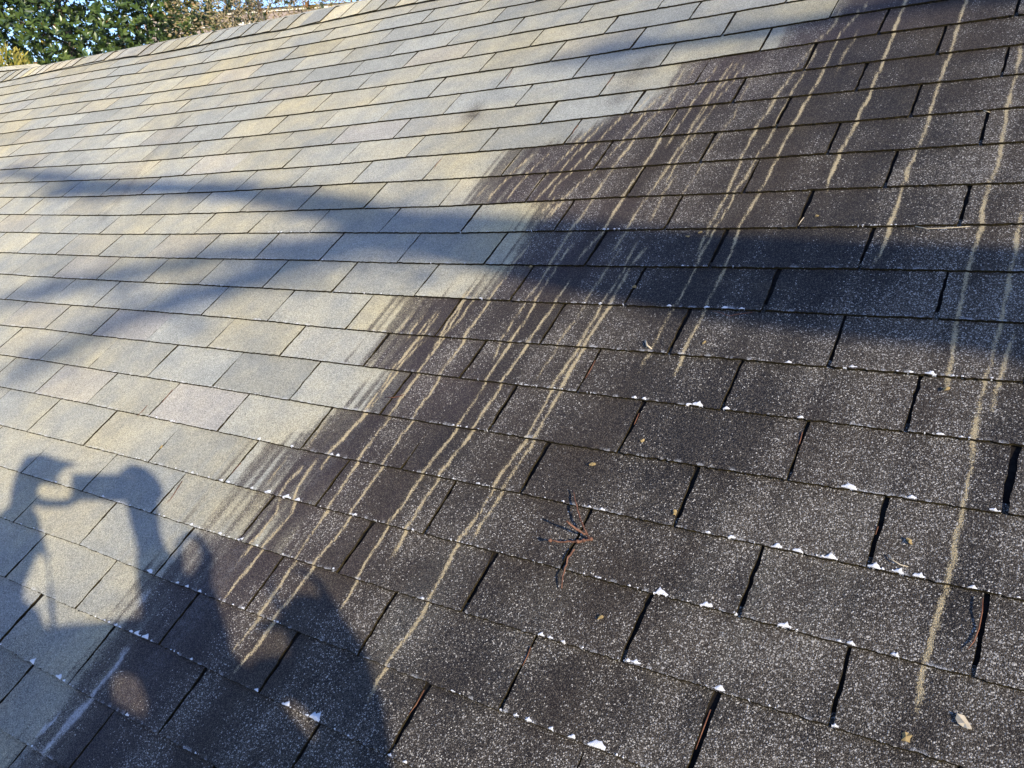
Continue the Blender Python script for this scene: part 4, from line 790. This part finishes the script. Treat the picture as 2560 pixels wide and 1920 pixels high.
# feet on the roof, below the hips
hipL, hipR = sil(-.02, -1.02, .62), sil(.17, -1.05, .60)
def foot_at(u, v): return ROOF @ rl(u, v, .012)
def on_roof(p, back):
    q = inv @ p; u = q.x / TU; v = -q.y / TV
    drop = ROOF @ rl(u, v, 0.0)
    qq = inv @ Vector((p.x, p.y, p.z)); 
    n_ = ROOF.to_3x3() @ Vector((0, 0, 1)); t_ = (p - drop).dot(n_) / n_.z
    g0 = inv @ (p - Vector((0, 0, t_)))
    return ROOF @ rl(g0.x / TU, -g0.y / TV + back / TV, .012)
fL, fR = on_roof(hipL + Vector((-.08, 0, 0)), .34), on_roof(hipR + Vector((.05, 0, 0)), .22)
fwd = (e1 * -.9 + Vector((0, .45, 0))).normalized()
fwd = Vector((-.80, .55, 0)).normalized()
chest, neck, headc = sil(.105, -.76, .52), sil(.258, -.555, .44), sil(.297, -.422, .40)
shL, shR = sil(-.02, -.56, .45), sil(.185, -.66, .50)
elL, elR = sil(-.265, -.405, .22), sil(.085, -.415, .30)
wrL, wrR = sil(-.160, -.06, .05), sil(.098, -.165, .06)
body = MB()
# head and neck
Rh = Matrix((e1, SUN, e2)).transposed()
ball(body, headc, (.047, .068, .084), Rh, 14)
ball(body, headc + e1 * -.012 - e2 * .055 - SUN * .012, (.040, .050, .046), Rh, 10)
chain(body, [headc + e1 * -.042 + e2 * .010, headc + e1 * -.058 - e2 * .010], [.013, .011], 8)          # nose
chain(body, [headc + e1 * -.042 - e2 * .042, headc + e1 * -.036 - e2 * .062], [.014, .016], 8)          # lips, chin
for s in (-1, 1): ball(body, headc + e1 * .008 + SUN * .066 * s, (.016, .010, .026), Rh, 8)            # ears
chain(body, [headc - e2 * .05, neck, chest.lerp(neck, .6)], [.045, .048, .08])
# trunk and limbs
chain(body, [chest.lerp(neck, .55), chest, hipL.lerp(hipR, .5) + Vector((0, 0, .18)), hipL.lerp(hipR, .5)], [.10, .135, .125, .13], 14)
for sh, el, wr in ((shL, elL, wrL), (shR, elR, wrR)):
    chain(body, [chest.lerp(neck, .5), sh, sh.lerp(el, .5), el, el.lerp(wr, .55), wr], [.08, .058, .048, .042, .036, .027])
for hp_, ft in ((hipL, fL), (hipR, fR)):
    kn = hp_.lerp(ft, .52) + fwd * .13; an = ft + Vector((0, 0, .075))
    chain(body, [hp_, hp_.lerp(kn, .5), kn, kn.lerp(an, .4), an], [.095, .08, .058, .055, .04])
    chain(body, [an, ft + fwd * .02 + Vector((0, 0, .05)), ft + fwd * .15 + Vector((0, 0, .10))], [.042, .045, .032])
# hands: palm, four fingers and a thumb each, closed on the ends of the phone
def hand(wr, palm, fingers, thumb):
    chain(body, [wr, palm, palm + (palm - wr).normalized() * .035], [.028, .036, .032])
    for f in fingers: chain(body, f, [.0115, .0105, .010, .009, .008][:len(f)], 7)
    chain(body, thumb, [.016, .014, .0125, .011][:len(thumb)], 7)
pL = sil(-.130, .015, .035); pR = sil(.112, -.095, .045)
hand(wrL, pL, [[sil(-.130, .050, .03), sil(-.115, .086, .015), sil(-.078, .080, .0), sil(-.040, .052, -.004), sil(-.004, .034, -.004)],
               [sil(-.120, .045, .03), sil(-.092, .064, .012), sil(-.060, .055, -.002), sil(-.026, .034, -.004)],
               [sil(-.116, .030, .03), sil(-.088, .040, .015), sil(-.064, .030, .005), sil(-.046, .022, .004)],
               [sil(-.114, .012, .03), sil(-.090, .014, .02), sil(-.068, .004, .01), sil(-.054, -.004, .008)]],
     [sil(-.130, -.02, .04), sil(-.092, -.046, .05), sil(-.045, -.058, .05), sil(-.004, -.050, .045)])
hand(wrR, pR, [[sil(.125, -.055, .03), sil(.140, -.030, .015), sil(.122, -.012, .004), sil(.095, -.018, .0)],
               [sil(.132, -.070, .03), sil(.152, -.052, .012), sil(.142, -.030, .0), sil(.112, -.030, -.002)],
               [sil(.134, -.085, .03), sil(.156, -.072, .015), sil(.148, -.052, .004), sil(.120, -.046, .002)],
               [sil(.132, -.100, .03), sil(.152, -.092, .02), sil(.146, -.074, .01), sil(.122, -.066, .008)]],
     [sil(.100, -.09, .05), sil(.078, -.070, .055), sil(.060, -.050, .045)])
bo = solid('body', body, M_SKIN, person, .006)
jk = MB()  # jacket, with extra bulk shaped for its cast shadow
chain(jk, [neck.lerp(chest, .25), chest, hipL.lerp(hipR, .5) + Vector((0, 0, .2)), hipL.lerp(hipR, .5) + Vector((0, 0, .04))], [.062, .150, .150, .155], 16)
chain(jk, [chest.lerp(neck, .5), shL, shL.lerp(elL, .5), elL, sil(-.240, -.215, .14), sil(-.186, -.125, .08), sil(-.168, -.085, .055)], [.10, .09, .10, .112, .056, .066, .060], 14)
chain(jk, [sil(-.120, -.120, .08), sil(-.112, -.170, .09), sil(-.118, -.225, .10), sil(-.128, -.300, .16)], [.012, .007, .007, .010], 7)   # thin strand added for a line in the cast shadow
chain(jk, [sil(-.110, -.400, .30), sil(-.146, -.500, .36), sil(-.20, -.620, .42)], [.070, .072, .090], 12)
chain(jk, [sil(.075, -.44, .36), sil(.058, -.54, .42), sil(.058, -.66, .48)], [.070, .080, .10], 12)
chain(jk, [chest.lerp(neck, .5), shR, shR.lerp(elR, .5), elR, elR.lerp(wrR, .35), elR.lerp(wrR, .75)], [.11, .088, .090, .085, .055, .040], 14)
chain(jk, [sil(-.22, -.345, .24), sil(-.10, -.350, .26), sil(-.03, -.352, .30), sil(.05, -.362, .31)], [.05, .05, .046, .05], 10)     # filler between the arms, added to close the cast shadow
chain(jk, [sil(.125, -.27, .2), sil(.150, -.20, .19), sil(.172, -.186, .19), sil(.190, -.20, .19), sil(.192, -.235, .2), sil(.165, -.27, .22)], [.012, .010, .010, .010, .014, .02], 8)   # cuff loop, shaped for the small ring in the cast shadow
chain(jk, [sil(.120, -.28, .2), sil(.150, -.30, .24), sil(.125, -.36, .28)], [.03, .032, .05], 8)
chain(jk, [sil(-.21, -.30, .2), sil(-.22, -.40, .3), sil(-.235, -.56, .40), sil(-.24, -.75, .45)], [.07, .10, .13, .14], 12)   # bulk added to widen the cast shadow at left
chain(jk, [sil(.10, -.45, .34), sil(.165, -.455, .38), sil(.205, -.435, .40), sil(.245, -.445, .42), sil(.275, -.47, .44)], [.05, .034, .030, .036, .05], 10)   # collar bulk added to fill the neck gap in the cast shadow
solid('jacket', jk, M_JACKET, person, .008)
tr_ = MB()
for hp_, ft in ((hipL, fL), (hipR, fR)):
    kn = hp_.lerp(ft, .52) + fwd * .13; an = ft + Vector((0, 0, .10))
    chain(tr_, [hipL.lerp(hipR, .5), hp_, hp_.lerp(kn, .5), kn, kn.lerp(an, .4), an], [.13, .108, .092, .072, .066, .056], 12)
solid('trousers', tr_, M_TROUS, person, .010)
sh_ = MB()
for ft in (fL, fR):
    an = ft + Vector((0, 0, .06))
    chain(sh_, [an, ft + fwd * .02 + Vector((0, 0, .052)), ft + fwd * .16 + Vector((0, 0, .115))], [.052, .053, .040])
solid('shoes', sh_, M_JACKET, person, .008)
hr = MB()
ball(hr, headc + e2 * .012 + e1 * .006, (.050, .074, .084), Rh, 12)
chain(hr, [headc + e1 * -.030 + e2 * .058, headc + e1 * -.058 + e2 * .056, headc + e1 * -.084 + e2 * .054], [.014, .010, .006], 8)  # cap bill, added for the outline of the head's shadow
chain(hr, [sil(.274, -.375, .36), sil(.264, -.335, .36), sil(.268, -.305, .36), sil(.284, -.286, .36)], [.010, .008, .006, .004], 7)  # upright strand added for a thin horn in the cast shadow
chain(hr, [sil(.312, -.288, .42), sil(.330, -.292, .42), sil(.344, -.318, .42), sil(.340, -.36, .42), sil(.326, -.39, .42)], [.004, .007, .009, .014, .018], 7)  # curved strand added to leave a lit gap in the cast shadow
solid('hair_and_shadow_strands', hr, M_HAIR, person, .006)
# the phone, behind its own lens
phone = empty('phone'); tag(phone, 'black phone held sideways in both hands of the person on the roof', 'phone')
mcam = CAMW.to_3x3(); bx = mcam @ Vector((1, 0, 0)); by = mcam @ Vector((0, 1, 0)); bz = mcam @ Vector((0, 0, 1))
mb = MB(); Rm = Matrix((bx, by, bz)).transposed()
mb.box(camp + bx * .060 - by * .026 + bz * .0225, (.070, .0335, .0036), Rm)
mb.build('case', M_PHONE, phone)

# ------------------------------------------------------------------ things lying on the roof
def stick(name, pts, rads, mat, n=6):
    o_ = pts[0].copy(); V, F = tube([p - o_ for p in pts], rads, n)
    return link(name, mesh(name, V, F, True), [mat], None, tuple(o_))
def P(uvh): return ROOF @ raised(*uvh)
tw = [tuple(p) for p in TWIG]
hgts = [.030, .026, .022, .018, .015, .013, .012]
mb = MB()
def rpts(ii, hh): return [P((tw[i][0], tw[i][1], .005 + h)) for i, h in zip(ii, hh)]
def rough_tube(mb, pts, r0, r1, seed, n=7):
    pts2 = []; g = random.Random(seed)
    for a, b in zip(pts[:-1], pts[1:]):
        for f in (0, .33, .66): pts2.append(a.lerp(b, f) + Vector((g.gauss(0, .0006), g.gauss(0, .0006), g.gauss(0, .0006))))
    pts2.append(pts[-1]); m = len(pts2)
    mb.tube(pts2, [(r0 + (r1 - r0) * i / (m - 1)) * g.uniform(.85, 1.25) for i in range(m)], n)
t1 = rpts([6, 5, 4, 3, 2, 1, 0], [.006, .008, .009, .010, .010, .009, .006])
t2 = rpts([9, 8, 7], [.012, .024, .038])
t3 = rpts([6, 13, 12, 11, 10], [.006, .006, .008, .011, .015])
rough_tube(mb, t1, .0022, .0012, 1); rough_tube(mb, [t1[1].lerp(t1[2], .3)] + t2, .0022, .0016, 2); rough_tube(mb, t3, .0025, .0014, 3)
for p in (t1[0], t3[2], t3[4], t3[1]): ball(mb, p, (.0042, .0036, .0036), None, 5)
base = t1[0].copy(); mb.V = [tuple(Vector(v) - base) for v in mb.V]
o = mb.build('twig', M_TWIG, None, True); o.location = base
tag(o, 'forked reddish twig with three prongs lying across a slot in the black shingles', 'twig')
t4 = rpts([14, 15, 16, 17, 18], [.006, .006, .005, .005, .003]); mb = MB(); rough_tube(mb, t4, .0016, .0011, 4)
base = t4[0].copy(); mb.V = [tuple(Vector(v) - base) for v in mb.V]
o = mb.build('twig', M_TWIG, None, True); o.location = base
tag(o, 'thin reddish twig just below the forked twig, crossing a course edge', 'twig')

NL = ['small bent red needle at the edge of the pale and dark shingles', 'red needle in the slot above the middle of the dark field', 'rust needle in a dark slot, right of the roof centre',
      'curled brown twig hanging under the edge of the shaded band', 'tan needle in a slot near the right side, above the white-flecked edges', 'short red needle in a slot below the forked twig',
      'red needle in a slot at the bottom edge, right of the shadow', 'orange stub in a wide slot at lower right', 'pale curved sliver beside the wide slot at lower right',
      'long curved rust needle beside the slot near the right border', 'red needle in the slot at the bottom, left of the wide slot', 'pale straw bit at the head of an upper right slot',
      'thin pale dry stem along a course edge at the right', 'straw bit at the foot of a slot in the upper right dark field', 'orange needle in a slot between pale shingles at left',
      'faint reddish needle on a pale shingle at left', 'red needle in the slot right of the shadow of the hands', 'red needle in the slot where the dark stain begins',
      'red needle in a slot among the topmost pale shingles', 'red needle in a slot beside a tan shingle near the upper stain', 'red needle in the slot where drip streaks start',
      'red needle in a slot of a pale shingle above the shadow band', 'white papery bit at the foot of a dark slot']
pale = {8, 11, 12, 13, 22}
for i, pts in enumerate(NEEDLES):
    inslot = i in (1, 2, 4, 5, 6, 7, 10, 14, 16, 17, 18, 19, 20, 21)
    hh = [.0035 if inslot else .0075 + .002 * math.sin(j * 2.1) for j in range(len(pts))]
    q = [P((u, v, h)) for (u, v), h in zip(pts, hh)]
    if len(q) == 1: continue
    r_ = .0009 if i != 22 else .0022
    m_ = len(q)
    o = stick('straw_stem' if i in pale else 'pine_needle', q, [r_] + [r_ * 1.05] * (m_ - 2) + [r_ * .5], M_STRAW if i in pale else M_NEEDLE)
    tag(o, NL[i], 'debris')

BL = ['tiny orange leaf scrap on the dark shingles right of centre', 'brown leaf scrap in a slot below the shadow band', 'tan scrap at the foot of the slot right of the forked twig', 'pale blotchy dropping near the lower right corner',
      'round ochre scrap near the bottom edge at right', 'yellow sliver of leaf on a dark shingle below the forked twig', 'ochre lichen-like scrap right of the drip streaks', 'yellow scrap on the dark shingle above the forked twig',
      'yellow scrap beside a slot between pale shingles', 'tan scrap at the top of a slot beneath the shadow band', 'yellow scrap in the upper dark field', 'yellow crumb beside the lower edge above the shadow band', 'second yellow crumb left of it above the shadow band', 'orange crumb where a drip streak ends at right', 'ochre crumb beside the wide slot at lower right']
g_ = random.Random(77)
for i, (u, v) in enumerate(BITS):
    c = ROOF @ rl(u, v, .0065); s = .0038 if i not in (3, 4) else (.008 if i == 3 else .007)
    k = 9; V = [(0, 0, .002)]; 
    for j in range(k):
        a = 6.283 * j / k; r_ = s * g_.uniform(.55, 1.15); V.append((math.cos(a) * r_ * (1.6 if i != 4 else 1), math.sin(a) * r_, g_.uniform(-.001, .002)))
    nv_ = len(V); V += [(x, y, z - .0012) for x, y, z in V]
    F = [(0, 1 + j, 1 + (j + 1) % k) for j in range(k)] + [(nv_, nv_ + 1 + (j + 1) % k, nv_ + 1 + j) for j in range(k)] + [(1 + j, nv_ + 1 + j, nv_ + 1 + (j + 1) % k, 1 + (j + 1) % k) for j in range(k)]
    o = link('leaf_scrap' if i != 3 else 'bird_dropping', mesh('leaf_scrap', V, F, False), [M_BIT if i != 3 else M_STRAW])
    o.matrix_world = Matrix.Translation(c) @ ROOF.to_3x3().to_4x4() @ Matrix.Rotation(g_.uniform(0, 6.28), 4, 'Z')
    tag(o, BL[i], 'debris')

# white crumbs along the feet of the shingles
def fleck_mesh(rr, big):
    w = .0047 * big; h = .0036 * big; V = []; F = []; n = 7
    # a low mound with a straight foot and a ragged, pointed head
    prof = [max(.10, max(0, 1 - abs(2 * (i + .5) / n - 1 + rr.uniform(-.25, .25))) ** .9 * rr.uniform(.6, 1.1)) for i in range(n)]
    for i in range(n):
        x = (i / (n - 1) - .5) * 2 * w; y1 = h * 1.6 * prof[i]
        V += [(x, -.0012 * rr.uniform(.3, 1.6), -.003), (x, -.0008, .0012 * prof[i] + .0004), (x, y1 * .45, .0020 * prof[i] * big ** .5 + .0004), (x * .96, y1, -.0006)]
    for i in range(n - 1):
        for j in range(3): a = i * 4 + j; F.append((a, a + 4, a + 5, a + 1))
    return V, F
rr = random.Random(4); R3 = ROOF.to_3x3().to_4x4()
order = list(range(len(FLECKS)))
bigs = {0: 1.7, 1: 1.7, 2: 1.9, 3: 1.9, 4: 1.7, 5: 1.7, 8: 2.1, 9: 2.1, 10: 2.2, 19: 2.6, 20: 2.5, 25: 3.0, 40: 1.8, 46: 2.2, 43: 2.0, 50: 2.6, 69: 1.9, 70: 2.2, 71: 1.6, 75: 2.1, 77: 2.0, 78: 2.6, 84: 2.0, 85: 2.2, 86: 2.0, 90: 1.8, 91: 2.6, 92: 2.0, 94: 2.4, 96: 2.2}
def fleck_pt(u, v):
    k = round(v); kk = k + float(dvk(k, np.array([u]))[0]); return ROOF @ rl(u, kk - .015, .0052), k
small = MB(); names = {}
for i, (u, v) in enumerate(FLECKS):
    c, k = fleck_pt(u, v)
    V, F = fleck_mesh(rr, bigs.get(i, rr.uniform(.85, 1.35)))
    rot = R3 @ Matrix.Rotation(rr.uniform(-.15, .15), 4, 'Z')
    if i in bigs:
        o = link('white_fleck', mesh('white_fleck', V, F, True), [M_WHITE]); o.matrix_world = Matrix.Translation(c) @ rot
        names[i] = o
    else:
        M_ = Matrix.Translation(c) @ rot; small.add([M_ @ Vector(v_) for v_ in V], F)
FL = {0: 'white fleck on a course edge at lower right, left end of a row of three', 1: 'white fleck on a course edge at lower right, middle of a row of three', 2: 'white fleck on a course edge at lower right, right end of a row of three',
      3: 'white fleck just right of the foot of the wide slot with the orange stub', 4: 'white fleck second right of the wide slot with the orange stub', 5: 'white fleck third right of the wide slot with the orange stub',
      8: 'white fleck left of a slot foot near the bottom right', 9: 'lone squarish white fleck on a dark course edge at lower right', 10: 'white fleck at the head of the slot with the red needle near the bottom right',
      19: 'large white fleck at the head of the slot right of the forked twig', 20: 'large white fleck at the foot of a slot near the bottom centre', 25: 'largest white fleck, at the bottom centre beside a slot head',
      40: 'white fleck under the shaded band, beside the curled brown twig', 43: 'lone white fleck on the course edge right below the shaded band', 46: 'white fleck beside the pale streak at the right border',
      50: 'broad white fleck in the middle of the right side, above a slot head', 69: 'white fleck above the shadow of the hands, on a pale shingle edge', 70: 'white fleck where the pale shingles meet the stain, right of the hand shadow',
      71: 'small white fleck on the stained edge right of the hand shadow', 75: 'white fleck on the brown stained edge, left of the widest pair', 77: 'white fleck of the widest pair on the brown stain, its left one', 78: 'white fleck of the widest pair on the brown stain, its right one',
      84: 'white fleck at the edge of the loop of shadow', 85: 'pointed white fleck right of the loop of shadow', 86: 'pointed white fleck left of a slot on the streaked stain',
      90: 'bluish white fleck inside the arm shadow, next to a slot', 91: 'large pointed white fleck in shadow under the sunlit patch', 92: 'pointed white fleck in shadow, right of the large pointed one', 94: 'white fleck in shadow, rightmost of the pointed group',
      96: 'white fleck alone on a shaded pale shingle edge at lower left'}
for i, o in names.items():
    tag(o, FL.get(i, 'white fleck on the lower edge of a dark shingle'), 'fleck', 'white flecks along the shingle edges')
# the crumbs too small to count
g_ = np.random.default_rng(6)
for k in range(-1, 12):
    for _ in range(90):
        u = g_.uniform(4.5, 12.8)
        if vnoise(np.array([u * 1.7 + k * 5.3]), 4)[0] < .0: continue
        c, _k = fleck_pt(u, k); V, F = fleck_mesh(rr, abs(g_.normal(.2, .22)) + .12)
        M_ = Matrix.Translation(c) @ R3; small.add([M_ @ Vector(v_) for v_ in V], F)
o = small.build('white_crumbs', M_WHITE, None, True); tag(o, 'scatter of tiny white crumbs along the lower shingle edges', kind='stuff')
